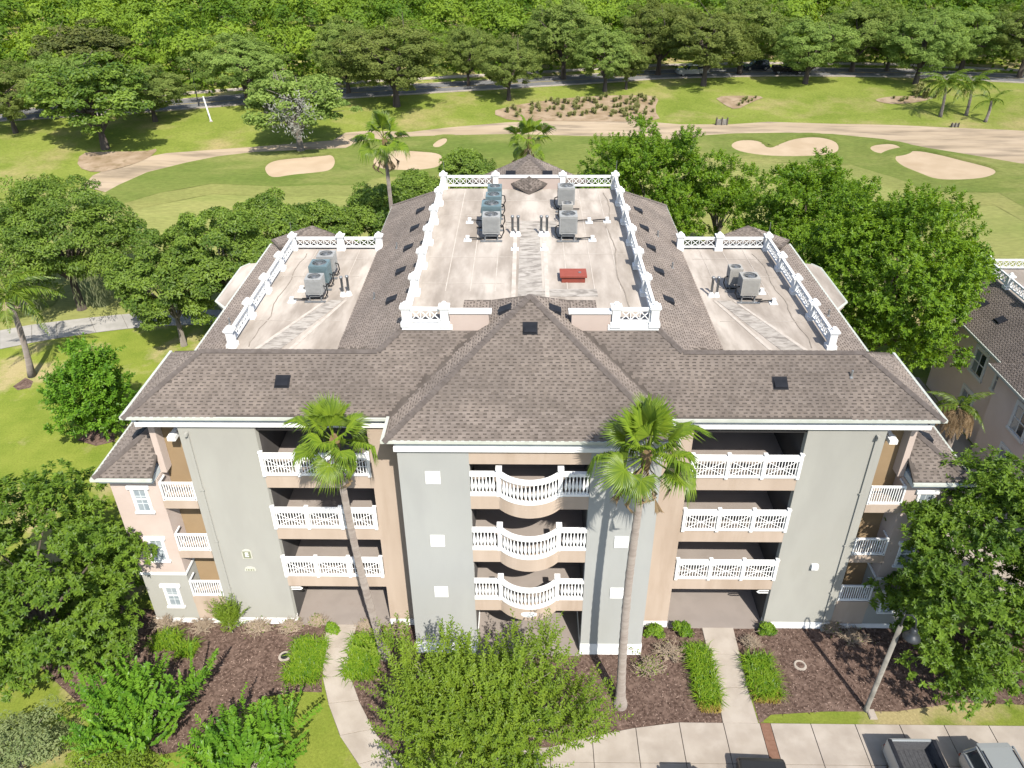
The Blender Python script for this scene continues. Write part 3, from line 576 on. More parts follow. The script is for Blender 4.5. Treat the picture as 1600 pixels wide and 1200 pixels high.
# centre hip roof
roof([(-GC, YC, ZC), (GC, YC, ZC), (0, AY, AZ)], (0, 1), singles=True)
for s in (-1, 1):
    yv = YE+(zc_side(GC)-ZE)/SLP; xk = GC-(ZT+.02-ZC)/SLP; yk = YE+(ZT+.02-ZE)/SLP
    roof([(s*GC, YC, ZC), (s*GC, yv, ZC), (s*xk, yk, ZT+.02), (s*xk, AY+xk*.98, ZT+.02), (0, AY, AZ)], (-s, 0))
    roof([(s*xk*.92, 5.4, ZT+.12), (s*2.95, 5.4, ZT+.03), (s*2.95, 7.3, ZT+.03), (s*xk*.92, AY+xk*.9, ZT+.12)], (-s, 0), deck=.02)
    # front slope over the wing, running up to the raised deck
    xm = MX+(ZT-zf(YR))/SLP; xh = GE-(YR-YE)
    roof([(s*GE, YE, ZE), (s*xh, YR, zf(YR)), (s*xm, YR, zf(YR)), (s*MX, YE+(ZT-ZE)/SLP, ZT), (s*xk, yk-.03, ZT), (s*GC, yv, ZC)], (0, 1))
    # outer hip of the wing and the back of its ridge
    roof([(s*GE, YE, ZE), (s*xh, YR, zf(YR)), (s*GE, YR+(YR-YE), ZE)], (-s, 0))
    roof([(s*xh, YR, zf(YR)), (s*xm, YR, zf(YR)), (s*(xm+2.5), 6.5, ZW), (s*(GE-.2), 6.6, ZW)], (0, -1))
    # long side slope of the raised deck
    roof([(s*MX, YE+(ZT-ZE)/SLP, ZT), (s*xm, YR, zs(xm)), (s*9.2, 7.0, zs(9.2)), (s*9.2, YMB+3.9, zs(9.2)), (s*MX, YMB, ZT)], (-s, 0), expo=.16)
    roof([(s*9.2, YMB+3.9, zs(9.2)), (s*MX, YMB, ZT), (0, YMB, ZT), (0, YMB+3.9, zs(9.2))], (0, -1))
    part(MB().box(s*9.14, s*9.24, 6.9, YMB+3.9, zs(9.2)-.1, zs(9.2)-.005), 'drip_edge', m_gutter)
    # low skirt outside the wing railing
    roof([(s*15.75, 6.4, 12.2), (s*13.95, 6.4, 12.66), (s*13.95, YWB+.3, 12.66), (s*15.75, YWB+2, 12.2)], (-s, 0), expo=.16)
    part(MB().box(s*15.75, s*15.86, 6.4, YWB+2, 12.1, 12.2), 'gutter', m_gutter)
    # canted flat roof of the side oriel
    part(MB().prism([(s*15.2, 12.1), (s*15.9, 12.1), (s*16.66, 13.05), (s*16.66, 17.4), (s*16.3, 17.9), (s*15.2, 18.3)], 11.7, 12.04), 'flat_roof', m_memb)
    part(MB().tube([(s*15.85, 12.05, 12.0), (s*16.72, 13.02, 12.0), (s*16.72, 17.4, 12.0), (s*16.35, 17.95, 12.0)], .07, 6), 'gutter', m_gutter)
    b1('wall', m_pink, s*15.31, s*16.4, 13.2, 17.2, 0, 11.69)
    # rear hips seen over the railing
    roof([(s*9.4, YWB+.25, 12.7), (s*13.2, 20.9, 13.25), (s*14.8, YWB+.25, 12.7)], (0, 1)); roof([(s*14.8, YWB+.25, 12.7), (s*13.2, 20.9, 13.25), (s*15.9, 21, 12.3)], (-s, 0))
    # end-bay roof
    yb0, yb1 = 1.3, 4.3; zb0 = 9.42; zt = zb0+SLP*2.6
    roof([(s*16.12, 1.3, zb0), (s*18.65, 1.3, zb0), (s*16.5, 1.3+2.15, zb0+SLP*2.15), (s*16.12, 1.3+2.15, zb0+SLP*2.15)], (0, 1))
    roof([(s*18.65, 1.3, zb0), (s*18.65, 9, zb0), (s*16.5, 8, zb0+SLP*2.15), (s*16.5, 3.45, zb0+SLP*2.15)], (-s, 0))
# rear pyramid roof and the little cricket on the flat roof
roof([(-1.95, 23.2, 15.0), (1.95, 23.2, 15.0), (0, 25.4, 16.22)], (0, 1)); roof([(-1.95, 23.2, 15.0), (0, 25.4, 16.22), (-4, 27, 14)], (1, 0)); roof([(1.95, 23.2, 15.0), (0, 25.4, 16.22), (4, 27, 14)], (-1, 0))
for s in (-1, 1): roof([(0, 21.7, ZT+.03), (s*1.12, YMB-.1, ZT+.36), (0, YMB-.1, ZT+.85)], (-s, .5), deck=.05)
F4 = np.array(shF); me = npmesh('shingles', np.array([tuple(p) for p in shV]), F4, m_sh, np.array(shT)); o = link('shingles', me, BLD); o['kind'] = 'stuff'
w_ = .29; expo = .143
sm = MB(); sy = expo*.46
sm.add([(-w_/2, sy, .017), (w_/2, sy, .017), (w_/2, expo*1.02, .006), (-w_/2, expo*1.02, .006), (-.14, 0, .022), (.02, 0, .022), (.02, sy, .0175), (-.14, sy, .0175), (-.14, 0, 0), (.02, 0, 0), (-w_/2, sy, 0), (w_/2, sy, 0)], [(0, 1, 2, 3), (4, 5, 6, 7), (8, 9, 5, 4), (10, 11, 1, 0)])
smm = sm.mesh('shingle', m_sho)
for p, u, v, n, ww in single:
    o = link('shingle', smm, BLD); o.matrix_local = Matrix.Translation(p) @ Matrix((u, v, n)).transposed().to_4x4() @ Matrix.Diagonal((ww/w_, 1, 1, 1))
# ridge and hip caps
def caps(p, q, wd=.17, l=.24):
    p = Vector(p); q = Vector(q); d = (q-p); n = max(1, int(d.length/l)); e = d.normalized(); sd = e.cross(Vector((0, 0, 1))).normalized(); up = sd.cross(e).normalized(); mb = MB()
    for i in range(n):
        a = p+e*(i*d.length/n-.02); b = p+e*((i+1)*d.length/n); h0, h1 = .075, .05; sl_ = .55
        mb.add([a-sd*wd+up*(h0-wd*sl_), a+up*h0, a+sd*wd+up*(h0-wd*sl_), b-sd*wd+up*(h1-wd*sl_), b+up*h1, b+sd*wd+up*(h1-wd*sl_), a-sd*wd+up*(h0-wd*sl_-.03), a-up*.0, a+sd*wd+up*(h0-wd*sl_-.03)], [(0, 1, 4, 3), (1, 2, 5, 4), (6, 7, 1, 0), (7, 8, 2, 1)])
    part(mb, 'ridge_cap', m_cap)
for s in (-1, 1):
    caps((s*GC, YC, ZC), (0, AY, AZ)); caps((s*GE, YE, ZE), (s*(GE-YR+YE), YR, zf(YR))); xm = MX+(ZT-zf(YR))/SLP
    caps((s*(GE-YR+YE), YR, zf(YR)), (s*xm, YR, zf(YR))); caps((s*xm, YR, zs(xm)), (s*MX, YE+(ZT-ZE)/SLP, ZT)); caps((s*18.65, 1.3, 9.42), (s*16.5, 3.45, 9.42+SLP*2.15)); caps((s*9.2, YMB+3.9, zs(9.2)), (s*MX, YMB, ZT)); caps((s*1.95, 23.2, 15), (0, 25.4, 16.22))
# flat roofs
b1('flat_roof', m_memb, -MX, MX, YM+.06, YMB, ZT-.3, ZT+.004)
for s in (-1, 1):
    part(MB().prism([(s*8.6, 6.45), (s*13.97, 6.45), (s*13.97, YWB+.2), (s*8.6, YWB+.2)], ZW-.3, ZW+.01), 'flat_roof', m_memb)
def lay(name, pts, z, m): part(MB().prism(pts, z, z+.012), name, m)
lay('roof_patch', [(-.55, 7.6), (.6, 7.6), (.55, 16.2), (-.5, 16.2)], ZT+.005, m_patch); lay('roof_patch', [(.62, 7.7), (3.1, 7.7), (3.1, 8.5), (.62, 8.5)], ZT+.0065, m_patch); lay('roof_patch', [(-1.3, 16.2), (1.5, 16.2), (1.5, 17.3), (-1.3, 17.3)], ZT+.006, m_patch)
for x in (-3.9, -2.75, -1.6, 1.75, 3.0, 4.2): lay('roof_seam', [(x-.02, YM+3.4), (x+.02, YM+3.4), (x+.02, YMB-.2), (x-.02, YMB-.2)], ZT+.005, m_seam)
for x0, x1, y in ((-5.1, -1.2, 9.1), (-5.1, -.7, 12.2), (-4.8, -.9, 18.1), (.8, 5.1, 12.6), (1.2, 5.1, 18.4), (-5, 5, 20.6)): lay('roof_seam', [(x0, y), (x1, y), (x1, y+.03), (x0, y+.03)], ZT+.008, m_seam)
for x in (-.75, .8): lay('roof_seam', [(x-.1, 7.5), (x+.1, 7.5), (x+.1, 16.3), (x-.1, 16.3)], ZT+.009, m_seam)
for s in (-1, 1):
    lay('roof_patch', [(s*12.6, 6.8), (s*11.5, 6.8), (s*9.6, 11.9), (s*10.3, 11.9)], ZW+.012, m_patch)
    for d in (0, 1.6): lay('roof_seam', [(s*(12.75-d), 6.8), (s*(12.55-d), 6.8), (s*(10.4-d*.62), 11.9), (s*(10.55-d*.62), 11.9)], ZW+.016, m_seam)
    for x in (12.4, 11.2, 9.9): lay('roof_seam', [(s*x, 12.5), (s*(x+.03), 12.5), (s*(x+.03), YWB), (s*x, YWB)], ZW+.012, m_seam)
    for y in (9.6, 14.8, 17.2): lay('roof_seam', [(s*9.3, y), (s*13.6, y), (s*13.6, y+.03), (s*9.3, y+.03)], ZW+.020, m_seam)
    pts = []; rr = random.Random(3+s)
    for i in range(26): pts.append((s*(13.0+.12*math.sin(i*.7)+rr.uniform(-.06, .06)), 7+i*.44))
    part(sweep(pts, .045, ZW+.012, ZW+.026, MB()), 'stain_line', m_crack)
pts = [(4.3+.1*math.sin(i*.5)+random.Random(i).uniform(-.04, .04)+(.25 if i > 22 else 0), 5.4+i*.52) for i in range(33)]
part(sweep(pts, .05, ZT+.006, ZT+.022, MB()), 'stain_line', m_crack)
# --- roof railings: posts, rails and crossed lattice
cross = MB()
for a in (1, -1):
    for k in (0,):
        p = [(-.5, -.5*a), (.5, .5*a)]; t = .05
        cross.add([(-.5-t, -.02, -.5*a), (-.5+t, -.02, -.5*a), (.5+t, -.02, .5*a), (.5-t, -.02, .5*a), (-.5-t, .02, -.5*a), (-.5+t, .02, -.5*a), (.5+t, .02, .5*a), (.5-t, .02, .5*a)], [(0, 1, 2, 3), (7, 6, 5, 4), (0, 3, 7, 4), (1, 5, 6, 2)])
cross.box(.46, .54, -.025, .025, -.5, .5)
crossm = cross.mesh('lattice_cross', m_white)
postm = MB()
for w0, z0, z1 in ((.23, 0, .2), (.165, .2, .80), (.20, .80, .86), (.235, .86, .93), (.16, .93, .97)): postm.box(-w0, w0, -w0, w0, z0, z1)
postm.lathe([(.11, .97), (.13, 1.03), (.08, 1.1), (.02, 1.13)], 8)
postm = postm.mesh('railing_post', m_white)
posted = set()
def lattice(parent_posts, z, hgt_=.78):
    for i, (x, y) in enumerate(parent_posts):
        if (round(x, 1), round(y, 1), z) not in posted: posted.add((round(x, 1), round(y, 1), z)); link('railing_post', postm, BLD, (x, y, z))
        if i+1 == len(parent_posts): break
        x2, y2 = parent_posts[i+1]; d = Vector((x2-x, y2-y, 0)); L = d.length-.44; e = d.normalized(); a = math.atan2(d.y, d.x)
        p0 = Vector((x, y, 0))+e*.22; n = max(1, round(L/.42)); w0 = L/n
        r = link('roof_railing', MB().box(0, L, -.05, .05, hgt_-.09, hgt_+.01).box(0, L, -.07, .07, hgt_, hgt_+.045).mesh('roof_railing', m_white), BLD, (p0.x, p0.y, z), (0, 0, a)); MB().box(0, L, -.045, .045, .16, .25).build('bottom_rail', m_white, r)
        for k in range(n): link('lattice_cross', crossm, r, (w0*(k+.5), 0, (hgt_-.09+.25)/2), None, (w0, 1, hgt_-.34))
sp = (YMB-YM)/6
for s in (-1, 1):
    lattice([(s*MX, YM+.1+sp*i*.995) for i in range(7)], ZT)
    lattice([(s*2.05, YMB), (s*MX, YMB)][::1], ZT); lattice([(s*3.62, YM+.1), (s*MX, YM+.1)], ZT)
    lattice([(s*NX, YWB-2.8935*i) for i in range(5)], ZW)
    lattice([(s*NX, YWB), (s*11.0, YWB), (s*8.75, YWB)], ZW, .74)
    # parapet beside the centre hip
    pp = part(MB().add([(s*3.4, YM-.02, ZT-.2), (s*3.4, YM-.02, ZT+.62), (s*1.75, YM-.02, ZT+.62), (s*1.75, YM-.02, ZT-.2), (s*3.4, YM+.22, ZT-.2), (s*3.4, YM+.22, ZT+.62), (s*1.75, YM+.22, ZT+.62), (s*1.75, YM+.22, ZT-.2)], [(0, 1, 2, 3), (4, 7, 6, 5), (1, 5, 6, 2), (2, 6, 7, 3), (0, 4, 5, 1)]), 'parapet', m_pink)
    b1('parapet_cap', m_white, s*3.42, s*1.62, YM-.08, YM+.28, ZT+.62, ZT+.72, parent=pp)
    b1('parapet_base', m_white, s*(MX+.2), s*3.3, YM-.06, YM+.26, ZT-.15, ZT+.10)
pp = b1('parapet', m_pink, -1.9, 1.9, YMB-.1, YMB+.12, ZT-.1, ZT+.72); b1('parapet_cap', m_white, -1.9, 1.9, YMB-.16, YMB+.18, ZT+.72, ZT+.80, parent=pp)
# --- black slant-back roof vents
ventm = MB().add([(-.27, -.26, 0), (.27, -.26, 0), (.27, .26, 0), (-.27, .26, 0), (-.25, -.24, .14), (.25, -.24, .14), (.25, .24, .045), (-.25, .24, .045)], [(4, 5, 6, 7), (0, 1, 5, 4), (1, 2, 6, 5), (2, 3, 7, 6), (3, 0, 4, 7)]).box(-.31, .31, -.30, .30, -.01, .03).mesh('roof_vent', m_dark)
def rvent(x, y, z, up):
    up = Vector((up[0], up[1], SLP*Vector(up).length)).normalized(); sd = up.cross(Vector((0, 0, 1))).normalized(); n = sd.cross(up); o = link('roof_vent', ventm, BLD); o.matrix_local = Matrix.Translation(Vector((x, y, z))+n*.01) @ Matrix((sd, up, n)).transposed().to_4x4()
for s in (-1, 1):
    for y in (9.0, 12.3, 15.4, 18.3, 21.2): rvent(s*6.55, y, zs(6.55), (-s, 0))
    rvent(s*10.25, 2.75, zf(2.75), (0, 1)); rvent(s*1.05, 5.35, zc_side(1.05), (-s, 0))
    rvent(s*17.2, 3.3, 9.42+SLP*(18.65-17.2), (-s, 0))
    rvent(s*1.15, 23.9, 15.42, (0, 1))
rvent(0, 4.05, ZC+SLP*(4.05-YC), (0, 1))
for x, y in ((-7.4, 16.6), (7.4, 18.4), (7.6, 14.2), (-7.7, 10.6), (13.2, 3.6), (14.9, 10.6), (-14.8, 9.6)):
    z = zs(x) if abs(x) < 9 else (12.45 if y > 6 else zf(3.0)); part(MB().lathe([(.09, -.02), (.07, .03), (.045, .05), (.045, .32), (.03, .33)], 8, (x, y if abs(x) < 9 or y > 6 else 3.0)), 'vent_pipe', m_metal, loc=(0, 0, z))
# roof access hatch
h = part(MB().box(1.5, 2.6, 9.2, 9.95, ZT, ZT+.28), 'roof_hatch', m_rust); b1('hatch_lid', m_rust, 1.42, 2.68, 9.12, 10.03, ZT+.28, ZT+.36, parent=h); b1('hatch_handle', m_metal, 2.3, 2.42, 9.5, 9.6, ZT+.36, ZT+.40, parent=h)

# ================================================================== ROOFTOP MACHINES
def ac(loc, w0, h0, body, label, rz=0, stand=.42, fan=None):
    t = empty('air_conditioner', loc, label, 'air conditioner', 'rooftop condensers', rz); a = w0/2
    c = MB().box(-a+.04, a-.04, -a+.04, a-.04, stand+.05, stand+h0-.24).build('coil', m_coil, t)
    cab = MB().box(-a, a, -a, a, stand, stand+.07).box(-a, a, -a, -a+.05, stand+h0-.13, stand+h0-.02).box(-a, a, a-.05, a, stand+h0-.13, stand+h0-.02).box(-a, -a+.05, -a+.05, a-.05, stand+h0-.13, stand+h0-.02).box(a-.05, a, -a+.05, a-.05, stand+h0-.13, stand+h0-.02)
    for sx in (-1, 1):
        for sy in (-1, 1): cab.box(sx*a, sx*(a-.07), sy*a, sy*(a-.07), stand+.07, stand+h0-.13)
    cab = cab.build('cabinet', body, t)
    n = 12; lm = MB()
    for k in range(n):
        z = stand+.1+(h0-.26)*k/(n-1)
        lm.box(-a+.06, a-.06, -a-.004, -a+.03, z, z+.045).box(-a+.06, a-.06, a-.03, a+.004, z, z+.045).box(-a-.004, -a+.03, -a+.06, a-.06, z, z+.045).box(a-.03, a+.004, -a+.06, a-.06, z, z+.045)
    lm.build('louvres', body, cab)
    top = MB(); k = 24; r0, r1 = a*.80, a*.995; zt = stand+h0
    pin = [(math.cos(2*math.pi*i/k)*r0, math.sin(2*math.pi*i/k)*r0) for i in range(k)]
    pout = [(max(-r1, min(r1, math.cos(2*math.pi*i/k)*r1*1.42)), max(-r1, min(r1, math.sin(2*math.pi*i/k)*r1*1.42))) for i in range(k)]
    top.add([(x, y, zt) for x, y in pin]+[(x, y, zt-.02) for x, y in pout]+[(x, y, zt-.09) for x, y in pin], [(i, k+i, k+(i+1) % k, (i+1) % k) for i in range(k)]+[(i, (i+1) % k, 2*k+(i+1) % k, 2*k+i) for i in range(k)])
    top.build('top_ring', body, cab)
    MB().lathe([(r0, zt-.2), (r0*.98, zt-.19)], 20).build('fan_well', m_coil if not fan else fan, cab)
    fb = MB()
    for q in range(4):
        an = q*math.pi/2+.3; d = Vector((math.cos(an), math.sin(an), 0)); e = Vector((-d.y, d.x, 0))
        fb.add([d*.05-e*.05+Vector((0, 0, zt-.15)), d*.05+e*.05+Vector((0, 0, zt-.11)), d*r0*.9+e*.14+Vector((0, 0, zt-.09)), d*r0*.9-e*.12+Vector((0, 0, zt-.15))], [(0, 1, 2, 3)])
    fb.lathe([(.09, zt-.16), (.09, zt-.06)], 10); fb.build('fan', m_metal, cab)
    gr = MB()
    for q in range(3):
        r = r0*(.35+.3*q); gr.tube([(math.cos(2*math.pi*i/16)*r, math.sin(2*math.pi*i/16)*r, zt+.01) for i in range(17)], .008, 4, False)
    for q in range(6):
        an = q*math.pi/6; gr.tube([(-math.cos(an)*r0, -math.sin(an)*r0, zt), (math.cos(an)*r0, math.sin(an)*r0, zt)], .007, 4, False)
    gr.build('fan_grille', m_metal, cab)
    st = MB()
    for sx in (-1, 1):
        for sy in (-1, 1): st.box(sx*(a-.1), sx*(a-.15), sy*(a-.1), sy*(a-.15), .02, stand)
        st.box(sx*(a-.1), sx*(a-.15), -a+.12, a-.12, .12, .17).box(sx*(a-.1), sx*(a-.15), -a-.02, a+.02, stand-.06, stand)
    st.box(-a+.1, a-.1, -a+.1, -a+.15, stand-.16, stand-.11).box(-a-.12, a+.12, -a-.12, -a+.08, 0, .04)
    st.build('stand', m_metal, t)
    sg = 1 if loc[0] < 0 else -1
    MB().tube([(sg*a, -a*.2, stand+.35), (sg*(a+.16), -a*.2, stand+.3), (sg*(a+.2), -a*.3, stand), (sg*(a+.05), -a*.4, .1), (-sg*(a+.3), -a*.5, .09)], .035, 6).build('refrigerant_hose', m_hose, t)
    return t
ZT_, ZW_ = ZT+.012, ZW+.02
for x, y, w0, h0, m, lb, f in (
        (-2.0, 14.75, .98, .98, m_acg, 'light grey condenser, nearest of the left row on the raised roof', None), (-2.05, 16.35, 1.12, 1.02, m_act, 'largest teal condenser directly behind the front grey one, raised roof left row', None),
        (-2.0, 18.0, .92, .95, m_act, 'teal condenser second from the back in the left row of the raised roof', None), (-1.98, 19.5, .86, .92, m_act, 'rearmost small teal condenser in the left row of the raised roof', None),
        (2.02, 14.75, 1.0, 1.02, m_acg, 'light grey condenser, nearest of the right row on the raised roof', None), (2.08, 17.15, .66, .72, m_acb, 'small beige condenser with a rusty red fan in the right row of the raised roof', m_rust), (2.1, 19.2, 1.02, 1.05, m_acg, 'tall grey condenser at the back of the right row on the raised roof', None)):
    ac((x, y, ZT_), w0*.93, h0*.95, m, lb, 0, .40, f)
for x, y, w0, h0, m, lb, f in ((-11.0, 12.1, .92, .92, m_acg, 'light grey condenser at the front of three on the left wing roof', None), (-11.05, 13.6, 1.05, 1.02, m_act, 'teal condenser in the middle of three on the left wing roof', None), (-11.0, 15.0, .98, .95, m_acg, 'pale condenser at the back of three on the left wing roof', None),
                          (11.15, 12.1, .98, 1.0, m_acb, 'larger beige-framed condenser in front on the right wing roof', None), (10.7, 13.3, .72, .95, m_acb, 'narrow condenser behind the larger one on the right wing roof', m_rust)):
    ac((x, y, ZW_), w0*.92, h0*.93, m, lb, 0, .40, f)
for x, y, z in ((-.9, 15.1, ZT), (-.6, 15.1, ZT), (.62, 15.1, ZT), (.92, 15.1, ZT), (-9.7, 12.4, ZW), (-9.42, 12.5, ZW), (9.4, 12.4, ZW), (9.68, 12.4, ZW)):
    p = part(MB().lathe([(.17, 0), (.14, .1), (.07, .26)], 10, (x, y)), 'pipe_flashing', m_white, loc=(0, 0, z+.01))
    link('flue_pipe', MB().lathe([(.065, .2), (.065, 1.0), (.09, 1.0), (.09, 1.1), (.02, 1.14)], 10, (x, y)).mesh('flue_pipe', m_metal, True), p)
for x, y, z, d in ((-3.25, 14.4, ZT, 1), (-3.3, 17, ZT, 1), (3.3, 14.4, ZT, -1), (3.3, 17, ZT, -1), (4.3, 17.1, ZT, -1), (-12.2, 11.7, ZW, 1), (-12.0, 13, ZW, 1), (12.4, 11.6, ZW, -1), (12.1, 12.8, ZW, -1), (-.75, 13.2, ZT, 1), (.75, 13.2, ZT, 1)):
    p = part(MB().box(x-.09, x+.09, y-.09, y+.09, 0, .26).box(x-.2, x+.2, y-.2, y+.2, 0, .03), 'pipe_hood', m_white, loc=(0, 0, z+.02))
    if abs(x) > 1: part(MB().tube([(x+d*.09, y, .16), (x+d*.45, y+.05, .12), (x+d*.8, y, .1)], .035, 6), 'refrigerant_hose', m_hose, p)
for x, y, z in ((-MX+.05, YMB+.1, ZT+1.15), (MX+.05, YMB+.1, ZT+1.15), (-NX, YWB, ZW+1.15), (NX, YWB, ZW+1.15)):
    part(MB().tube([(x, y, z), (x, y, z+.55)], .012, 5), 'lightning_rod', m_metal)

# ================================================================== NEIGHBOURING BUILDING
NB = empty('apartment_building', (31, 16, 0), 'pale pink apartment building at the right edge with blue-white window surrounds', 'building')
def nb(mb, name, m, parent=None, smooth=False):
    if parent is None: mb.v = [(x-31, y-16, z) for x, y, z in mb.v]
    else: mb.v = [(x-31, y-16, z) for x, y, z in mb.v]
    return mb.build(name, m, parent or NB, smooth)
nb(MB().box(28.7, 44, -2, 24, 0, 6.1), 'wall', m_npink); nb(MB().box(27.9, 28.69, 2, 15.6, 0, 6.1), 'wall', m_npink)
nb(MB().box(28.35, 28.7, 15.6, 22.3, 6.1, 6.35), 'fascia', m_trim); nb(MB().box(27.6, 27.92, 1.8, 15.9, 6.1, 6.35), 'fascia', m_trim); nb(MB().box(27.6, 28.7, 15.6, 15.9, 6.1, 6.35), 'fascia', m_trim)
nb(MB().box(28.05, 28.17, 15.95, 22.4, 6.36, 6.5), 'gutter', m_gutter); nb(MB().box(27.32, 27.44, 1.6, 16.1, 6.36, 6.5), 'gutter', m_gutter)
def nroof(poly, vdir):
    global shV, shF, shT, single, BLD
    sv = (shV, shF, shT, single, BLD); shV, shF, shT, single, BLD = [], [], [], [], NB
    roof([(x-31, y-16, z) for x, y, z in poly], vdir, .16); me = npmesh('shingles', np.array([tuple(p) for p in shV]), np.array(shF), m_sh, np.array(shT)); o = link('shingles', me, NB); o['kind'] = 'stuff'
    shV, shF, shT, single, BLD = sv
NX_, NZ = 31.0, 6.5+2.88*SLP
nroof([(28.12, 15.9, 6.5), (28.12, 25.6, 6.5), (NX_, 25.6, NZ), (NX_, 12.8, NZ), (29.5, 14.3, 6.5+1.38*SLP)], (1, 0))
nroof([(27.38, 1.6, 6.5), (27.38, 16.1, 6.5), (NX_, 12.5, 6.5+3.62*SLP), (NX_, 1.6, 6.5+3.62*SLP)], (1, 0))
nroof([(27.38, 16.1, 6.5), (29.6, 16.1, 6.5), (NX_, 12.5, 6.5+3.62*SLP)], (0, -1))
nb(MB().box(NX_, 46, 1, 25.8, 7.9, NZ+.02), 'flat_roof', m_memb)
nb(MB().prism([(27.2, 22.0), (28.4, 21.4), (29.6, 22.4), (29.6, 24.4), (27.2, 24.4)], 6.2, 6.6), 'flat_roof', m_memb)
def nwin(y0, y1, z0, z1, x):
    w0 = nb(MB().box(x-.06, x, y0-.22, y0, z0-.05, z1+.05).box(x-.06, x, y1, y1+.22, z0-.05, z1+.05).box(x-.06, x, y0-.22, y1+.22, z1+.05, z1+.3).box(x-.10, x, y0-.26, y1+.26, z0-.22, z0-.05), 'window', m_white)
    for k in range(2):
        ya = y0+(y1-y0)*k/2; yb = y0+(y1-y0)*(k+1)/2
        for h in range(2):
            za = z0+(z1-z0)*h/2; zb_ = z0+(z1-z0)*(h+1)/2; nb(MB().box(x-.02, x-.005, ya+.04, yb-.04, za+.04, zb_-.04), 'pane', m_glass if k else m_glassd, w0)
    nb(MB().box(x-.04, x-.012, y0, y1, (z0+z1)/2-.035, (z0+z1)/2+.035).box(x-.042, x-.01, (y0+y1)/2-.035, (y0+y1)/2+.035, z0, z1), 'mullion', m_white, w0)
for y in (12.5, 8.6, 4.6):
    for z in (1.0, 4.0): nwin(y-.6, y+.6, z, z+1.5, 27.9)
nwin(18.4, 19.6, 4.0, 5.5, 28.7); nwin(18.4, 19.6, 1.0, 2.5, 28.7); nwin(16.1, 16.9, 4.2, 5.5, 28.7)
nposts = [(31.1, 25.5-2.9*i) for i in range(7)]
for i, (x, y) in enumerate(nposts):
    link('railing_post', postm, NB, (x-31, y-16, NZ))
    if i:
        r = link('roof_railing', MB().box(0, 2.46, -.05, .05, .69, .8).mesh('roof_railing', m_white), NB, (x-31, y-16+.22, NZ), (0, 0, math.pi/2)); MB().box(0, 2.46, -.045, .045, .16, .25).build('bottom_rail', m_white, r)
        for k in range(6): link('lattice_cross', crossm, r, (.41*(k+.5), 0, .47), None, (.41, 1, .44))
r = link('roof_railing', MB().box(0, 6, -.05, .05, .69, .8).mesh('roof_railing', m_white), NB, (.3, 9.5, NZ)); MB().box(0, 6, -.045, .045, .16, .25).build('bottom_rail', m_white, r)
for k in range(14): link('lattice_cross', crossm, r, (.43*(k+.5), 0, .47), None, (.43, 1, .44))
for y in (19.8, 22.1, 15.2, 11.5, 8.5, 5):
    x = 29.6; up = Vector((1, 0, SLP)).normalized(); sd = up.cross(Vector((0, 0, 1))).normalized(); n = sd.cross(up); o = link('roof_vent', ventm, NB); zz = 6.5+(x-(28.12 if y > 16 else 27.38))*SLP
    o.matrix_local = Matrix.Translation(Vector((x-31, y-16, zz))+n*.02) @ Matrix((sd, up, n)).transposed().to_4x4()

# ================================================================== VEHICLES
def wheel(parent, x, y, r=.36):
    t = link('wheel', MB().lathe([(r*.55, -.11), (r*.97, -.11), (r, -.07), (r, .07), (r*.97, .11), (r*.55, .11)], 20).mesh('tyre', m_hose), parent, (x, y, r), (0, R(90), 0))
    link('rim', MB().lathe([(r*.62, -.115), (r*.60, -.118), (r*.2, -.10), (r*.2, .10), (r*.60, .118), (r*.62, .115)], 14).mesh('rim', m_metal), t)
def shell(prof, hw, name, m, parent, bev=.06, z_in=.0, zb=.9):
    """side profile (y,z) given width; the sides lean in above zb"""
    n = len(prof); w_ = lambda z: hw-max(0, z-zb)*z_in
    mb = MB().add([(-w_(z), y, z) for y, z in prof]+[(w_(z), y, z) for y, z in prof], [tuple(range(n)), tuple(range(n, 2*n))[::-1]]+[(i, n+i, n+(i+1) % n, (i+1) % n) for i in range(n)])
    o = mb.build(name, m, parent)
    if bev: b = o.modifiers.new('bevel', 'BEVEL'); b.width = bev; b.segments = 3; b.limit_method = 'ANGLE'
    return o
def lights(t, hw, yf, yr, z):
    for s in (-1, 1):
        MB().box(s*hw*.62, s*hw*.93, yf-.05, yf+.03, z-.07, z+.08).build('headlight', m_glass, t)
        MB().box(s*hw*.80, s*hw*.985, yr-.03, yr+.03, z-.22, z-.10).build('taillight', m_red, t)
m_red = mat('tail_red', (.35, .02, .02), None, rough=.25); m_liner = mat('bed_liner', (.09, .09, .095), (.13, .13, .135), 12, .7)
def paint(name, c): return mat(name, c, None, rough=.22, spec=.6, metal=.25)
m_silver = paint('paint_silver', (.52, .54, .53)); m_white_p = paint('paint_white', (.74, .75, .72)); m_darkp = paint('paint_charcoal', (.055, .055, .055)); m_blue = paint('paint_navy', (.035, .05, .075)); m_black = paint('paint_black', (.022, .022, .024))
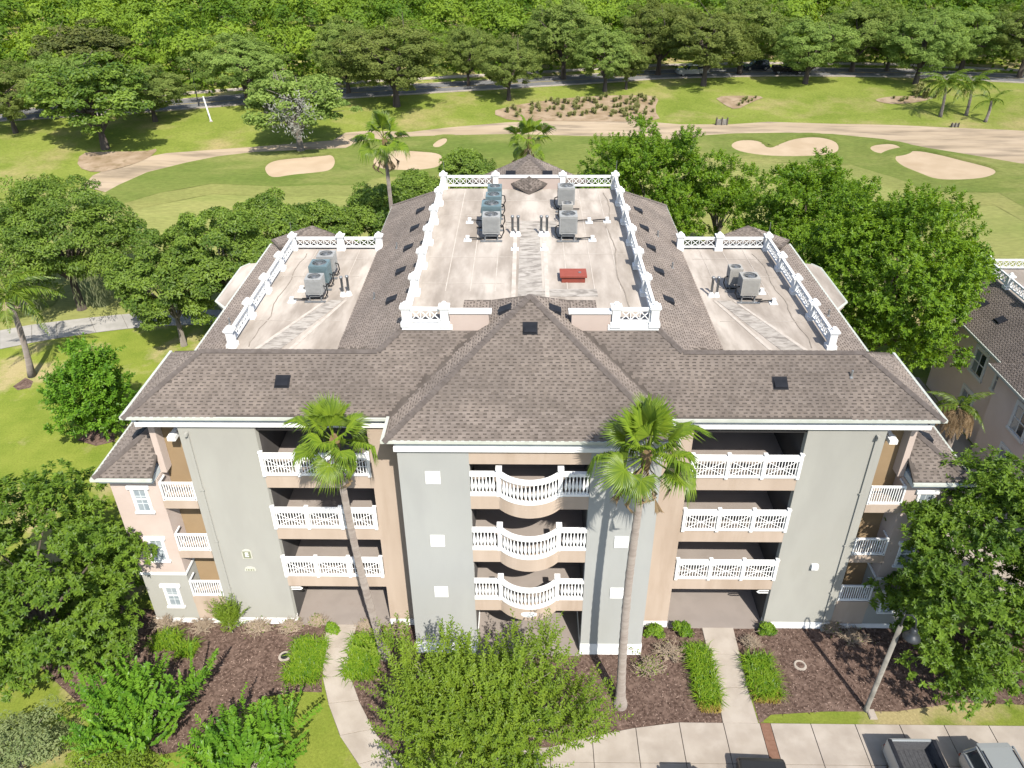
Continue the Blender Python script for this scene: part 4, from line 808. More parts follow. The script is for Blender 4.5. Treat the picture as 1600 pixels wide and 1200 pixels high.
def suv(loc, rz, m, label, L=4.6, W=1.85, H=1.68, sedan=False, roof_m=None):
    """front at -y, rear at +y"""
    t = empty('parked_car', loc, label, 'car', 'cars in view', rz); a = L/2; hw = W/2; bz = .93
    shell([(-a, .42), (-a+.05, .72), (-a+.35, .84), (-a+1.35, .98), (a-.25, bz+.06), (a-.02, .88), (a, .42), (a-.2, .28), (-a+.2, .28)], hw, 'body', m, t, .09)
    if sedan: pr = [(-a+1.3, .96), (-a+1.95, H-.05), (-a+2.4, H), (a-1.75, H), (a-.75, .97)]; rf = [(-a+1.92, H-.04), (-a+2.4, H+.02), (a-1.7, H+.02), (a-1.5, H-.07), (-a+2.0, H-.09)]
    else: pr = [(-a+1.25, .96), (-a+1.85, H-.07), (-a+2.3, H), (a-.35, H-.02), (a-.08, 1.0)]; rf = [(-a+1.82, H-.06), (-a+2.3, H+.025), (a-.45, H+.02), (a-.18, H-.06), (-a+1.9, H-.1)]
    shell(pr, hw-.06, 'cabin_glass', m_glassd, t, .05, .30)
    shell(rf, hw-.20, 'roof', roof_m or m, t, .05, .1)
    for s in (-1, 1):
        pil = MB(); x = s*(hw-.13)
        pil.tube([(s*(hw-.05), -a+1.25, .97), (x-s*.07, -a+1.9, H-.05)], .045, 6).tube([(s*(hw-.055), .25, .97), (x-s*.07, .2, H-.04)], .04, 6)
        pil.tube([(s*(hw-.06), a-(.75 if sedan else .12), .99), (x-s*.07, a-(1.7 if sedan else .4), H-.05)], .06, 6).tube([(x-s*.06, -a+1.95, H-.02), (x-s*.06, a-(1.7 if sedan else .4), H-.02)], .035, 6)
        pil.build('pillars', m, t)
    for s in (-1, 1):
        MB().box(s*(hw+.02), s*(hw+.2), -a+1.45, -a+1.56, .98, 1.13).build('wing_mirror', m, t)
        for y in (-a+.85, a-.85): wheel(t, s*(hw-.1), y)
        if not sedan: MB().tube([(s*(hw-.32), -a+2.3, H+.06), (s*(hw-.32), a-.6, H+.05)], .02, 6).build('roof_rail', m_dark, t)
    lights(t, hw, -a, a, .78); return t
def pickup(loc, rz, m, label, L=5.6, W=1.95):
    t = empty('pickup_truck', loc, label, 'pickup truck', 'cars in view', rz); a = L/2; hw = W/2; yb = a-1.75
    shell([(-a, .5), (-a+.05, .98), (-a+.4, 1.08), (-a+1.35, 1.14), (yb, 1.16), (yb, .38), (-a+.2, .38)], hw, 'body', m, t, .08)
    shell([(-a+1.3, 1.13), (-a+1.95, 1.74), (-a+2.4, 1.82), (yb-.25, 1.8), (yb-.06, 1.15)], hw-.07, 'cabin_glass', m_glassd, t, .05, .28, 1.1)
    shell([(-a+1.92, 1.75), (-a+2.4, 1.845), (yb-.3, 1.83), (yb-.22, 1.72), (-a+2.0, 1.70)], hw-.2, 'roof', m, t, .05)
    bw = MB()
    bed = MB().box(-hw+.02, hw-.02, yb+.02, a-.02, .42, .70).build('bed_floor', m_liner, t)
    for s in (-1, 1):
        o = MB().box(s*(hw-.16), s*hw, yb+.03, a-.03, .45, 1.27).build('bed_side', m, t); b = o.modifiers.new('bevel', 'BEVEL'); b.width = .05; b.segments = 3
        MB().box(s*(hw-.17), s*(hw-.02), yb+.06, a-.08, 1.265, 1.295).build('rail_cap', m_dark, t); MB().box(s*(hw-.18), s*(hw-.155), yb+.05, a-.1, .7, 1.24).build('liner_side', m_liner, t)
    o = MB().box(-hw+.10, hw-.10, a-.12, a, .55, 1.25).build('tailgate', m, t); b = o.modifiers.new('bevel', 'BEVEL'); b.width = .04; b.segments = 3
    MB().box(-hw+.16, hw-.16, a-.14, a-.118, .7, 1.2).build('liner_gate', m_liner, t); MB().box(-hw+.16, hw-.16, yb+.03, yb+.05, .7, 1.22).build('liner_front', m_liner, t)
    rb = MB()
    for k in range(9): rb.box(-.72+k*.18-.03, -.72+k*.18+.03, yb+.08, a-.16, .70, .712)
    rb.build('liner_ribs', m_liner, t); o = MB().box(-hw+.05, hw-.05, a, a+.14, .45, .62).build('rear_bumper', m_metal, t); MB().box(-hw+.05, hw-.05, -a-.1, -a+.02, .45, .65).build('front_bumper', m_metal, t)
    for s in (-1, 1):
        for y in (-a+.95, a-1.0): wheel(t, s*(hw-.12), y, .4)
        MB().box(s*(hw+.02), s*(hw+.24), -a+1.5, -a+1.62, 1.15, 1.38).build('wing_mirror', m, t)
    lights(t, hw, -a, a-.02, .95); return t
pickup((15.5, -7.9, .06), 0, m_silver, 'silver pickup truck with an open empty bed, backed in by the pavement')
suv((18.5, -7.65, .06), R(2), m_silver, 'silver estate car with roof rails right of the pickup truck', H=1.72)
suv((9.25, -8.1, .06), R(-2), m_darkp, 'charcoal saloon car whose tail end shows left of the pickup truck', L=4.7, H=1.45, sedan=True)
suv((6.5, -8.9, .06), 0, m_black, 'black car at the bottom edge showing mostly as its shadow', L=4.5)
def road_at(u, v, off):
    p = G(u, v); y = road_y(p.x); s = (road_y(p.x+2)-road_y(p.x-2))/4; return (p.x, y+off, 1.71), math.atan2(s, 1)
l, a = road_at(1088, 127, -1.7); pickup(l, a-R(90), m_white_p, 'silver-white pickup truck on the far road under an oak')
l, a = road_at(1190, 118, 1.7); suv(l, a-R(90), m_blue, 'dark blue car on the far road left of the black pickup')
l, a = road_at(1240, 123, -1.7); pickup(l, a+R(90), m_black, 'black pickup truck on the far road behind a leaning oak')

# ================================================================== STREET FURNITURE
b = G(1353, 1110); t = empty('street_lamp', (b.x, b.y, 0), 'weathered post lamp with gooseneck arm and bell shade beside the glossy tree', 'street lamp')
MB().tube([(0, 0, 0), (0, 0, .3), (.12, -.05, 5.45)], [.13, .105, .095], 12).build('post', m_pole, t, True)
MB().tube([(.12, -.05, 5.3), (.12, -.05, 5.9), (.18, -.09, 6.15), (.32, -.2, 6.25), (.46, -.32, 6.12), (.5, -.36, 5.85), (.5, -.36, 5.6)], .035, 8).build('arm', m_lampm, t, True)
sh = link('lamp_shade', MB().lathe([(.06, .42), (.13, .38), (.14, .2), (.2, .12), (.27, .06), (.34, -.06), (.35, -.10), (.31, -.1), (.05, -.02)], 20, (.5, -.36)).mesh('lamp_shade', m_lampm, True), t, (0, 0, 5.25)); MB().lathe([(.04, -.16), (.1, -.12), (.1, -.03), (.02, 0)], 10, (.5, -.36)).build('bulb', m_white, sh)
b = G(1362, 1117); t = tag(MB().box(-.16, .16, -.24, .24, 0, .06).box(-.13, .13, -.21, .21, .06, .085).build('utility_box', m_conc, None, loc=(b.x, b.y, .01)), 'small pale concrete utility box lid at the foot of the street lamp', 'utility box')
for (u, v), lb in (((445, 1026), 'round sewer clean-out with a dark lid in the left mulch bed'), ((1250, 1040), 'ring of an irrigation valve in the right mulch bed')):
    b = G(u, v); t = empty('access_cover', (b.x, b.y, .015), lb, 'access cover'); MB().lathe([(.30, 0), (.27, .05), (.2, .055), (.19, .02)], 16).build('ring', m_conc, t); MB().lathe([(.185, .02), (.18, .03)], 16).build('lid', m_dark if u < 600 else m_mulch, t)
b = G(330, 190); t = empty('marker_pole', b, 'leaning white pole standing in the rough grass', 'pole'); MB().tube([(0, 0, 0), (-.45, 0, 3.6)], [.12, .11], 10).build('shaft', m_white, t); MB().lathe([(.26, 0), (.26, .1)], 10).build('foot', m_conc, t)
b = G(311, 167); t = empty('road_lamp', b, 'thin dark lamp post beside the far road', 'street lamp'); MB().tube([(0, 0, 0), (0, 0, 5.2)], [.09, .06], 8).build('post', m_lampm, t); MB().lathe([(.1, 5.0), (.22, 5.1), (.22, 5.4), (.05, 5.6)], 10).build('lamp_head', m_lampm, t)
for (u, v), lb in (((1127, 196), 'wooden drain headwall poking out of the sand'), ((1491, 199), 'small dark drain box at the edge of the sand')):
    b = G(u, v); t = empty('drain_headwall', b, lb, 'drain'); sc = 1 if u < 1300 else .6; MB().box(-.9*sc, .9*sc, -.1, .12, 0, .9*sc).build('boards', m_pole, t)
    for x in (-.8, 0, .8): MB().tube([(x*sc, -.16, 0), (x*sc, -.16, 1.2*sc)], .1, 6).build('post', m_bark, t)

# ================================================================== PLANTS
def clumps(rng, n, rx, ry, rz, lowcut=-.55, hollow=.5, lump=.22):
    out = []
    ph = rng.uniform(0, 6.28, 6)
    while len(out) < n:
        d = rng.normal(size=3); d /= np.linalg.norm(d)
        if d[2] < lowcut and rng.random() < .8: continue
        r = hollow+(1-hollow)*rng.random()**.6; an = math.atan2(d[1], d[0])
        r *= 1+lump*(math.sin(3*an+ph[0])*.5+math.sin(5*an+ph[1]+4*d[2])*.5+math.sin(7*d[2]+ph[2])*.3)-lump*.3
        out.append(d*r)
    o = np.array(out); return o*np.array([rx, ry, rz])
def crown_mesh(name, m, rng, rx, ry, rz, nc, nl, ll, lw, cr, up=.6, low=-.55, hollow=.5, lump=.22, flat=.75, droop=0., twotone=.5, rose=None, outw=.35):
    C = clumps(rng, nc, rx, ry, rz, low, hollow, lump); pv = []
    n = nc*nl; cc = np.repeat(C, nl, 0); crr = np.repeat(cr*rng.uniform(.65, 1.3, nc), nl)[:, None]
    d = nrm(rng.normal(size=(n, 3))); d[:, 2] = np.where(d[:, 2] < -.2, -d[:, 2]*rng.random(n), d[:, 2]); d = nrm(d)
    pos = cc+d*crr*(.35+.65*rng.random((n, 1))**.5)*np.array([1, 1, flat])
    out = nrm(cc/np.array([rx, ry, rz]))
    if rose:
        # each point carries a leafy shoot: k leaves in a spiral along a short axis
        k, sl_, spread = rose[:3]; axs = nrm(.45*d+.35*out+np.array([0, 0, up])+.3*rng.normal(size=(n, 3))); e1 = nrm(np.cross(axs, rng.normal(size=(n, 3)))); e2 = np.cross(axs, e1)
        tt = np.tile((np.arange(k)+.5)/k, n)[:, None]; aa = (np.tile(np.arange(k)*(math.pi if len(rose) > 3 else 2.4), n)+np.repeat(rng.uniform(0, 6.28, n), k))[:, None]; L_ = np.repeat(sl_*rng.uniform(.6, 1.3, n), k)[:, None]
        A = np.repeat(axs, k, 0); rad = np.repeat(e1, k, 0)*np.cos(aa)+np.repeat(e2, k, 0)*np.sin(aa)
        ps = np.repeat(pos, k, 0)+A*L_*tt; la = nrm(rad*spread+A*(.35+.6*tt)+.25*rng.normal(size=(n*k, 3))); no = nrm(A*.9+np.array([0, 0, .35])-rad*.2+.3*rng.normal(size=(n*k, 3)))
        tint = np.clip(.35*np.repeat(np.repeat(rng.random(nc), nl), k)+.3*np.repeat(rng.random(n), k)+.35*rng.random(n*k), 0, 1)
        V, F, T = leaves(ps, la, no, ll*rng.uniform(.7, 1.3, n*k)*(1.1-.45*tt[:, 0]), lw*rng.uniform(.75, 1.25, n*k), tint)
        return npmesh(name, V, F, m, T), C
    nor = nrm(.7*d+outw*out+np.array([0, 0, up])+.55*rng.normal(size=(n, 3)))
    ax = nrm(np.cross(nor, rng.normal(size=(n, 3)))+.35*d-np.array([0, 0, droop]))
    tint = np.clip(twotone*np.repeat(rng.random(nc), nl)+(1-twotone)*rng.random(n), 0, 1)**1.05
    V, F, T = leaves(pos-ax*ll*.5, ax, nor, ll*rng.uniform(.7, 1.3, n), lw*rng.uniform(.7, 1.3, n), tint)
    return npmesh(name, V, F, m, T), C
def limbs(C, rng, base_z, cz, r0, n, lean=(0, 0), fork=.45):
    """trunk from the ground to the crown with limbs that reach into leaf clumps (crown centre is at height cz)"""
    mb = MB(); zt = base_z+(cz-base_z)*fork; top = Vector((lean[0], lean[1], zt))
    mb.tube([(0, 0, -.1), (.0, 0, .15), (lean[0]*.5, lean[1]*.5, zt*.5), top], [r0*1.5, r0*1.1, r0*.9, r0*.8], 10)
    idx = rng.choice(len(C), min(n, len(C)), replace=False)
    for i in idx:
        e = Vector(C[i])*.92+Vector((0, 0, cz)); mid = top.lerp(e, .5)+Vector((rng.normal()*.25, rng.normal()*.25, .12*(e-top).length))
        mb.tube([top-Vector((0, 0, .2)), top.lerp(mid, .5)+Vector((0, 0, .1)), mid, e], [r0*.5, r0*.36, r0*.24, r0*.06], 6, False)
    return mb
def tree(name, label, base, cz, rx, ry, rz, nc, nl, ll, lw, cr, m, seed, r0=.2, bark=None, nlimb=12, group=None, cat='tree', off=(0, 0), low=-.55, hollow=.5, lump=.22, up=.6, droop=0., twotone=.5, fork=.45, rose=None):
    rng = np.random.default_rng(seed); t = empty(name, base, label, cat, group)
    me, C = crown_mesh('crown', m, rng, rx, ry, rz, nc, nl, ll, lw, cr, up, low, hollow, lump, .75, droop, twotone, rose)
    link('crown', me, t, (off[0], off[1], cz)); C = C+np.array([off[0], off[1], 0])
    limbs(C, rng, 0, cz, r0, nlimb, (off[0]*.5, off[1]*.5), fork).build('trunk', bark or m_bark, t, True); return t
def WY(u, v, Y): d = ray(u, v); return CAM+d*((Y-CAM.y)/d.y)

# --- big garden trees
tree('magnolia_tree', 'large glossy magnolia in front of the left end bay', (-22.3, -.1, 0), 4.6, 5.4, 4.8, 4.7, 250, 24, .24, .10, .75, L_MAG, 1, .2, low=-.85, hollow=.6, rose=(11, .16, 1.))
tree('magnolia_tree', 'tall glossy magnolia hiding the right end of the building beside the street lamp', (20.3, -.3, 0), 5.6, 5.1, 4.3, 5.7, 280, 24, .24, .10, .75, L_MAG, 2, .2, low=-.85, hollow=.6, rose=(11, .16, 1.))
tree('young_oak', 'airy lime-green oak with pale bare twigs below the curved balconies', (-1.8, -5.6, 0), 3.3, 4.55, 3.9, 2.9, 230, 9, .19, .07, .5, L_LIME, 3, .15, m_barkp, 130, off=(-.15, -.3), hollow=.15, up=.9, lump=.3, low=-.8, rose=(22, 1.0, .9))
def pxtree(name, label, u, v, z, wpx, hr, *a, base=None, ydepth=1., **k):
    c = G(u, v, z); r = wpx/2/ppm(c); return tree(name, label, (c.x, c.y, hgt(c.x, c.y)), z-hgt(c.x, c.y), r, r*ydepth, r*hr, *a, **k)
pxtree('laurel_oak', 'huge bright green tree between the two apartment buildings', 1392, 440, 8.5, 290, .95, 330, 17, .27, .12, .9, L_BRT, 4, .3, low=-.8, hollow=.55, rose=(15, .5, .95))
pxtree('laurel_oak', 'bright green tree behind the rear corner of the right wing', 1262, 352, 7.5, 205, .9, 210, 16, .28, .125, .85, L_BRT, 5, .25, low=-.8, hollow=.5, rose=(14, .5, .95))
pxtree('laurel_oak', 'rounded bright green tree right behind the raised roof', 1018, 292, 8, 205, .9, 210, 16, .28, .13, .9, L_BRT, 6, .25, low=-.8, rose=(14, .5, .95))
pxtree('laurel_oak', 'sparse green tree with bare pale limbs, right of the rounded tree', 1128, 305, 7, 105, 1.2, 60, 16, .28, .13, .8, L_BRT, 7, .18, m_barkp, 24, hollow=.35, rose=(14, .5, .95))
pxtree('live_oak', 'moss-hung live oak at the left edge beside the cart path', 92, 372, 6.5, 245, .72, 240, 230, .26, .11, .95, L_OAK, 8, .35, nlimb=20, low=-.5)
GR = 'dark oaks behind the left wing'
for i, (u, v, z, wp, hr, lb) in enumerate(((262, 440, 5.5, 165, .9, 'dark oak over the cart path, left of the left wing'), (345, 400, 7, 175, .9, 'tallest dark oak behind the left wing railing'), (418, 365, 6.5, 130, .9, 'dark oak behind the rear corner of the left wing'), (497, 365, 5.5, 120, .8, 'low dark oak behind the left wing back railing'), (590, 335, 6, 105, .8, 'dark oak at the left foot of the raised roof'), (650, 302, 6, 75, .8, 'dark oak showing just left of the raised roof corner'), (731, 272, 7.5, 75, .8, 'dark treetop rising behind the back railing of the raised roof'), (925, 300, 6.5, 80, .8, 'dark bushy treetop behind the right back corner of the raised roof'))):
    pxtree('water_oak', lb, u, v, z, wp, hr, 130 if wp > 100 else 80, 210, .27, .12, .8, L_OAK, 60+i, .22, m_barkp, 16, GR, low=-.7, lump=.12)
# spanish moss on the left live oak
rng = np.random.default_rng(77); mo = []
for _ in range(26): mo.append((rng.uniform(-5, 5.5), rng.uniform(-5, 2), 0))
mo = np.array(mo); c = G(92, 372, 6.5); n = 26*40; pp = np.repeat(mo, 40, 0); pp[:, 2] = rng.uniform(-4.2, -1.2, n); pp[:, :2] += rng.normal(0, .16, (n, 2))
V, F, T = leaves(pp, np.tile([[0, 0, -1.]], (n, 1))+rng.normal(0, .2, (n, 3)), rng.normal(size=(n, 3)), .5, .05, rng.random(n))
tag(link('hanging_moss', npmesh('hanging_moss', V, F, L_GREY, T), [o for o in bpy.data.objects if o.get('label', '').startswith('moss-hung')][0], (0, 0, 6.5)), kind='stuff')

# --- crape myrtles: fountains of leafy shoots
tree('crape_myrtle', 'fountain-shaped crape myrtle in the left mulch bed', (-16.3, -4.6, 0), 1.75, 2.2, 1.9, 1.5, 46, 4, .27, .12, .4, L_CRAPE, 41, .07, m_barkp, 26, 'crape myrtles', cat='shrub', hollow=.3, up=.75, low=-.7, lump=.25, rose=(30, 1.35, 1.1, 2))
tree('crape_myrtle', 'crape myrtle at the bottom edge by the left walkway', (-11.1, -6.6, 0), 1.5, 2.0, 1.8, 1.3, 40, 4, .27, .12, .4, L_CRAPE, 42, .07, m_barkp, 26, 'crape myrtles', cat='shrub', hollow=.3, up=.75, low=-.7, lump=.25, rose=(30, 1.35, 1.1, 2))
tree('crape_myrtle', 'cone-shaped crape myrtle standing alone on the left lawn', (-28.1, 17.2, 0), 3.0, 2.35, 2.3, 3.3, 110, 8, .27, .12, .5, L_CRAPE, 44, .09, m_barkp, 18, 'crape myrtles', cat='shrub', hollow=.35, up=.7, low=-.95, lump=.25, rose=(20, .75, .9))
tree('olive_bush', 'grey-green loose bush in the bottom left corner', (-20.6, -6.3, 0), 1.7, 2.0, 1.6, 1.6, 45, 120, .15, .055, .5, L_OLIVE, 31, .06, m_barkp, 25, cat='shrub', hollow=.3)
tree('gold_bush', 'yellow-green bush under the fountain-shaped crape myrtle', (-17.2, -6.4, 0), 1.0, 2.2, 1.3, 1.0, 45, 110, .14, .055, .45, L_LIME, 32, .06, m_barkp, 12, cat='shrub', hollow=.3)
tree('feathery_bush', 'bright feathery upright bush against the left sage pier', (-14.4, 1.1, 0), .75, .5, .4, .75, 20, 5, .2, .04, .2, L_LIME, 33, .03, m_barkp, 10, cat='shrub', hollow=.1, up=1.4, low=-1, lump=.3, rose=(22, .9, .45))

# --- strap-leaf border clumps and small shrubs
def blades(rng, n, rx, ry, h, w0, m, name, mid=.45, spread=.6):
    o = np.stack([rng.uniform(-rx, rx, n), rng.uniform(-ry, ry, n), np.zeros(n)], 1); an = rng.uniform(0, 6.28, n); d = np.stack([np.cos(an), np.sin(an), np.zeros(n)], 1)
    hh = h*rng.uniform(.6, 1.15, n)[:, None]; sp_ = spread*rng.uniform(.3, 1.1, n)[:, None]*h; sd = np.stack([-np.sin(an), np.cos(an), np.zeros(n)], 1)*w0; zz = np.array([0, 0, 1.])
    V = np.empty((n, 5, 3)); V[:, 0] = o-sd*.5; V[:, 1] = o+sd*.5; V[:, 2] = o+d*sp_*.45+zz*hh*.8+sd*.5; V[:, 3] = o+d*sp_*.45+zz*hh*.8-sd*.5; V[:, 4] = o+d*sp_*1.2+zz*hh*.72
    i = np.arange(n)*5; F = np.concatenate([np.stack([i, i+1, i+2], 1), np.stack([i, i+2, i+3], 1), np.stack([i+3, i+2, i+4], 1)]); return npmesh(name, V.reshape(-1, 3), F, m, np.repeat(rng.random(n), 5))
def border(lab, px, n, straw=None):
    q = P(px); c = (sum(p[0] for p in q)/4, sum(p[1] for p in q)/4); t = empty('border_grass', (c[0], c[1], .01), lab, 'border grass', 'strap-leaf border planting'); rx = (max(p[0] for p in q)-min(p[0] for p in q))/2; ry = (max(p[1] for p in q)-min(p[1] for p in q))/2
    rng = np.random.default_rng(n); link('blades', blades(rng, n, rx*.78, ry*.86, .62, .03, L_STRAP, 'blades', .45, .85), t)
    if straw: link('dry_blades', blades(rng, int(n*.28), rx*.7, ry*.28, .4, .03, L_STRAW, 'dry_blades'), t, (0, -ry*.72, 0))
border('strap-leaf border left of the left walkway', [(456,1010),(505,1000),(503,1072),(458,1075)], 1500)
border('strap-leaf border right of the left walkway', [(546,1000),(590,995),(592,1068),(548,1070)], 1500)
border('long strap-leaf border left of the right walkway, straw-yellow at its end', [(1074,1012),(1108,1012),(1126,1115),(1090,1115)], 2000, True)
border('strap-leaf border right of the right walkway, straw-yellow at its end', [(1160,1028),(1205,1028),(1215,1100),(1175,1100)], 1600, True)
border('small pale strap-leaf clump in the left mulch bed', [(244,995),(282,995),(280,1020),(246,1020)], 420)
border('leafy strap clump under the left magnolia', [(282,1012),(305,1010),(305,1030),(284,1030)], 260)
def twigs(label, u, v, r, h, seed, leafy=0, n=95):
    b_ = G(u, v); rng = random.Random(seed); t = empty('bare_shrub', (b_.x, b_.y, .01), label, 'shrub', 'leafless shrubs along the wall'); mb = MB()
    for i in range(n):
        an = rng.uniform(0, 6.28); q = rng.random(); e = Vector((math.cos(an)*r*q*1.1, math.sin(an)*r*q*.8, h*rng.uniform(.5, 1.1)*(1-.45*q))); m_ = e*.5+Vector((rng.uniform(-.12, .12), rng.uniform(-.12, .12), .08)); o = Vector((math.cos(an)*r*.25*rng.random(), math.sin(an)*r*.25*rng.random(), 0)); mb.tube([o, o*.5+m_, e], [.022, .016, .008], 4, False)
        for k in range(3):
            s = m_.lerp(e, rng.random()); f = s+Vector((rng.uniform(-.25, .25), rng.uniform(-.25, .25), rng.uniform(0, .2))); mb.tube([s, f], [.012, .006], 3, False)
    mb.build('twigs', m_twig, t)
    if leafy:
        rg = np.random.default_rng(seed); k = leafy; p = rg.normal(0, 1, (k, 3))*np.array([r*.4, r*.35, h*.22])+np.array([0, 0, h*.55]); V, F, T = leaves(p, rg.normal(size=(k, 3)), rg.normal(size=(k, 3))+np.array([0, 0, 1]), .13, .06, rg.random(k)); link('leaves', npmesh('leaves', V, F, L_LIME, T), t)
for i, (u, v, r, h, lf, lb) in enumerate(((262, 978, .9, .6, 0, 'tangled leafless shrub under the left landings'), (318, 982, .8, .55, 0, 'leafless shrub left of the feathery bush'), (405, 984, .9, .55, 25, 'leafless shrub right of the feathery bush'), (455, 985, .7, .6, 40, 'leafless shrub at the foot of the left sage pier'), (498, 978, .45, .7, 90, 'thin half-leafy shrub at the left walkway'), (575, 985, .6, .6, 20, 'leafless shrub right of the left walkway entrance'), (622, 990, .6, .7, 60, 'half-leafy shrub at the left palm'), (1012, 1050, .8, .8, 160, 'half-leafy twiggy shrub beside the right palm'), (1046, 1025, .9, .6, 20, 'broad leafless shrub by the tan pier'), (1172, 1010, .5, .6, 0, 'leafless shrub right of the right walkway entrance'), (1298, 985, .6, .5, 30, 'shaded twiggy shrub below the right downpipe'), (1330, 1000, .9, .5, 10, 'shaded leafless shrub next to the right magnolia'), (985, 1015, .5, .9, 160, 'leafy upright shrub against the centre plinth'))): twigs(lb, u, v, r, h, 50+i, lf)
for i, (u, v, rx, lb) in enumerate(((1022, 993, .45, 'bright leafy bush at the tan pier, left one'), (1062, 992, .5, 'bright leafy bush beside the right walkway entrance'), (1196, 990, .4, 'round bright bush at the right opening corner'), (520, 990, .22, 'tiny bright bush by the left walkway'))):
    b = G(u, v); tree('round_bush', lb, (b.x, b.y, 0), .32, rx, rx*.7, .34, 18, 70, .16, .07, .2, L_BRT, 90+i, .03, m_twig, 5, cat='shrub', hollow=.3)

# --- palms
def fan_frond(rng, m, R0=1.05, pet=1.0, nseg=38, fill=112, droop=.35, close=0.):
    V = []; F = []; T = []; hub = np.array([pet, 0, 0])
    w0 = .03; V += [(0, -w0, .0), (0, w0, .0), (pet, w0*.6, 0), (pet, -w0*.6, 0), (0, 0, -.04), (pet, 0, -.025)]; F += [(0, 1, 2), (0, 2, 3), (0, 3, 5), (0, 5, 4), (1, 4, 5), (1, 5, 2)]; T += [.9]*6
    for i in range(nseg):
        a0 = math.radians(-fill+2*fill*i/nseg); a1 = math.radians(-fill+2*fill*(i+1)/nseg); am = (a0+a1)/2; r = R0*(.72+.28*math.cos(am*.8))*rng.uniform(.94, 1.06); rm = r*.66; tn = rng.uniform(.2, 1)
        fold = .24*abs(math.sin(am))*(1+close)
        def pt(a, q, dz): return (pet+math.cos(a)*q, math.sin(a)*q*(1-.3*close), fold*q+dz)
        b_ = len(V); V += [tuple(hub), pt(a0, rm, -.015), pt(am, rm*1.03, .03), pt(a1, rm, -.015), pt(am+rng.uniform(-.05, .05), r, -droop*r*rng.uniform(.5, 1.4)*.5)]
        F += [(b_, b_+1, b_+2), (b_, b_+2, b_+3), (b_+1, b_+4, b_+2), (b_+2, b_+4, b_+3)]; T += [tn*.7+.3, tn, tn, tn, tn*.6]
    return npmesh('frond', np.array(V), np.array(F), m, np.array(T))
rg = np.random.default_rng(9); FANS = [fan_frond(rg, L_PALM, droop=d, close=c) for d, c in ((.45, .05), (.9, .25), (1.4, .45))]; DEADF = [fan_frond(rg, L_DEAD, .6, .9, 7, 22, 1.6, 1.) for _ in range(2)]
def fan_palm(label, base, top, nfr, ndead, seed, sc=1., r0=.24):
    rng = random.Random(seed); t = empty('fan_palm', base, label, 'palm tree', 'fan palms'); tp = Vector(top)-Vector(base); bow = Vector((0, 0, 0))
    N_ = 56; pts = [tp*(i/N_) for i in range(N_+1)]
    for i, p in enumerate(pts): p.x -= .18*math.sin(i/N_*math.pi)
    rad = [r0*((1-.32*i/N_)+.7*math.exp(-i/2.2))*(1.05 if i % 2 else .96)*rng.uniform(.97, 1.03) for i in range(N_+1)]
    mb = MB().tube(pts, rad, 14); mb.build('trunk', m_palmt, t, True)
    MB().lathe([(r0*.7, -.55), (r0*1.0, -.2), (r0*1.1, .1), (r0*.5, .4)], 10).build('crown_shaft', L_DEAD, t, True, loc=tuple(tp))
    for i in range(nfr+ndead):
        dead = i >= nfr; az = i*2.399+rng.uniform(-.25, .25); q = i/max(1, nfr-1)
        el = R(-60)+rng.uniform(-.35, .3) if dead else R(84-128*q**.9)+rng.uniform(-.2, .2)
        d = Vector((math.cos(az)*math.cos(el), math.sin(az)*math.cos(el), math.sin(el))); sd = d.cross(Vector((0, 0, 1))).normalized()*-1; up_ = d.cross(sd)
        o = link('dead_frond' if dead else 'frond', rng.choice(DEADF) if dead else FANS[0 if q < .35 else (1 if q < .7 else 2)], t); s = sc*rng.uniform(.8, 1.15)*(1.15 if dead else 1)
        o.matrix_local = Matrix.Translation(tp+Vector((0, 0, .1 if not dead else -.3))+d*.1) @ Matrix((d, sd, up_)).transposed().to_4x4() @ Matrix.Rotation(rng.uniform(-.7, .7), 4, 'X') @ Matrix.Diagonal((s, s, s, 1))
    return t
p = WY(523, 692, -.55); fan_palm('tall fan palm leaning left in front of the left wing', (-6.75, -.25, 0), p, 19, 11, 1, .92, .185)
p = WY(1010, 715, -2.5); fan_palm('tall fan palm in front of the right side of the centre block', (4.05, -2.75, 0), p, 23, 13, 2, 1.02, .195)
p = WY(601, 222, 37); fan_palm('fan palm rising behind the building left of the raised roof', (p.x+.6, 37, 0), p, 16, 12, 3, 1.12, .2)
p = WY(827, 222, 36); fan_palm('fan palm showing behind the rear pyramid roof', (p.x+.3, 36, 0), p, 15, 14, 4, 1.0, .2)
def feather(rng, m, L=2.6, n=34, droop=1.1, ll=.7, name='frond'):
    s = np.linspace(.08, 1, n); P0 = np.stack([s*L, 0*s, .55*L*s-droop*L*.75*s**2.2], 1); dr = nrm(np.gradient(P0, axis=0)); parts = []
    for sg in (-1, 1):
        ln = ll*np.sin(np.pi*(s*.85+.12))*rng.uniform(.85, 1.1, n); parts.append(leaves(P0, dr*.5+np.array([0, sg, 0])+np.array([0, 0, -.55])+rng.normal(0, .12, (n, 3)), np.array([0, 0, 1.])+rng.normal(0, .2, (n, 3)), ln, .075, rng.random(n)))
    parts.append(leaves(P0, dr, np.tile([[0, 0, 1.]], (n, 1)), L/n*1.4, .05, np.ones(n))); V, F, T = join(parts); return npmesh(name, V, F, m, T)
FEA = [feather(rg, L_PALM, 2.7), feather(rg, L_PALM, 2.5, droop=1.5)]; FED = [feather(rg, L_DEAD, 2.3, 60, droop=1.5, ll=.8, name='dead_frond')]
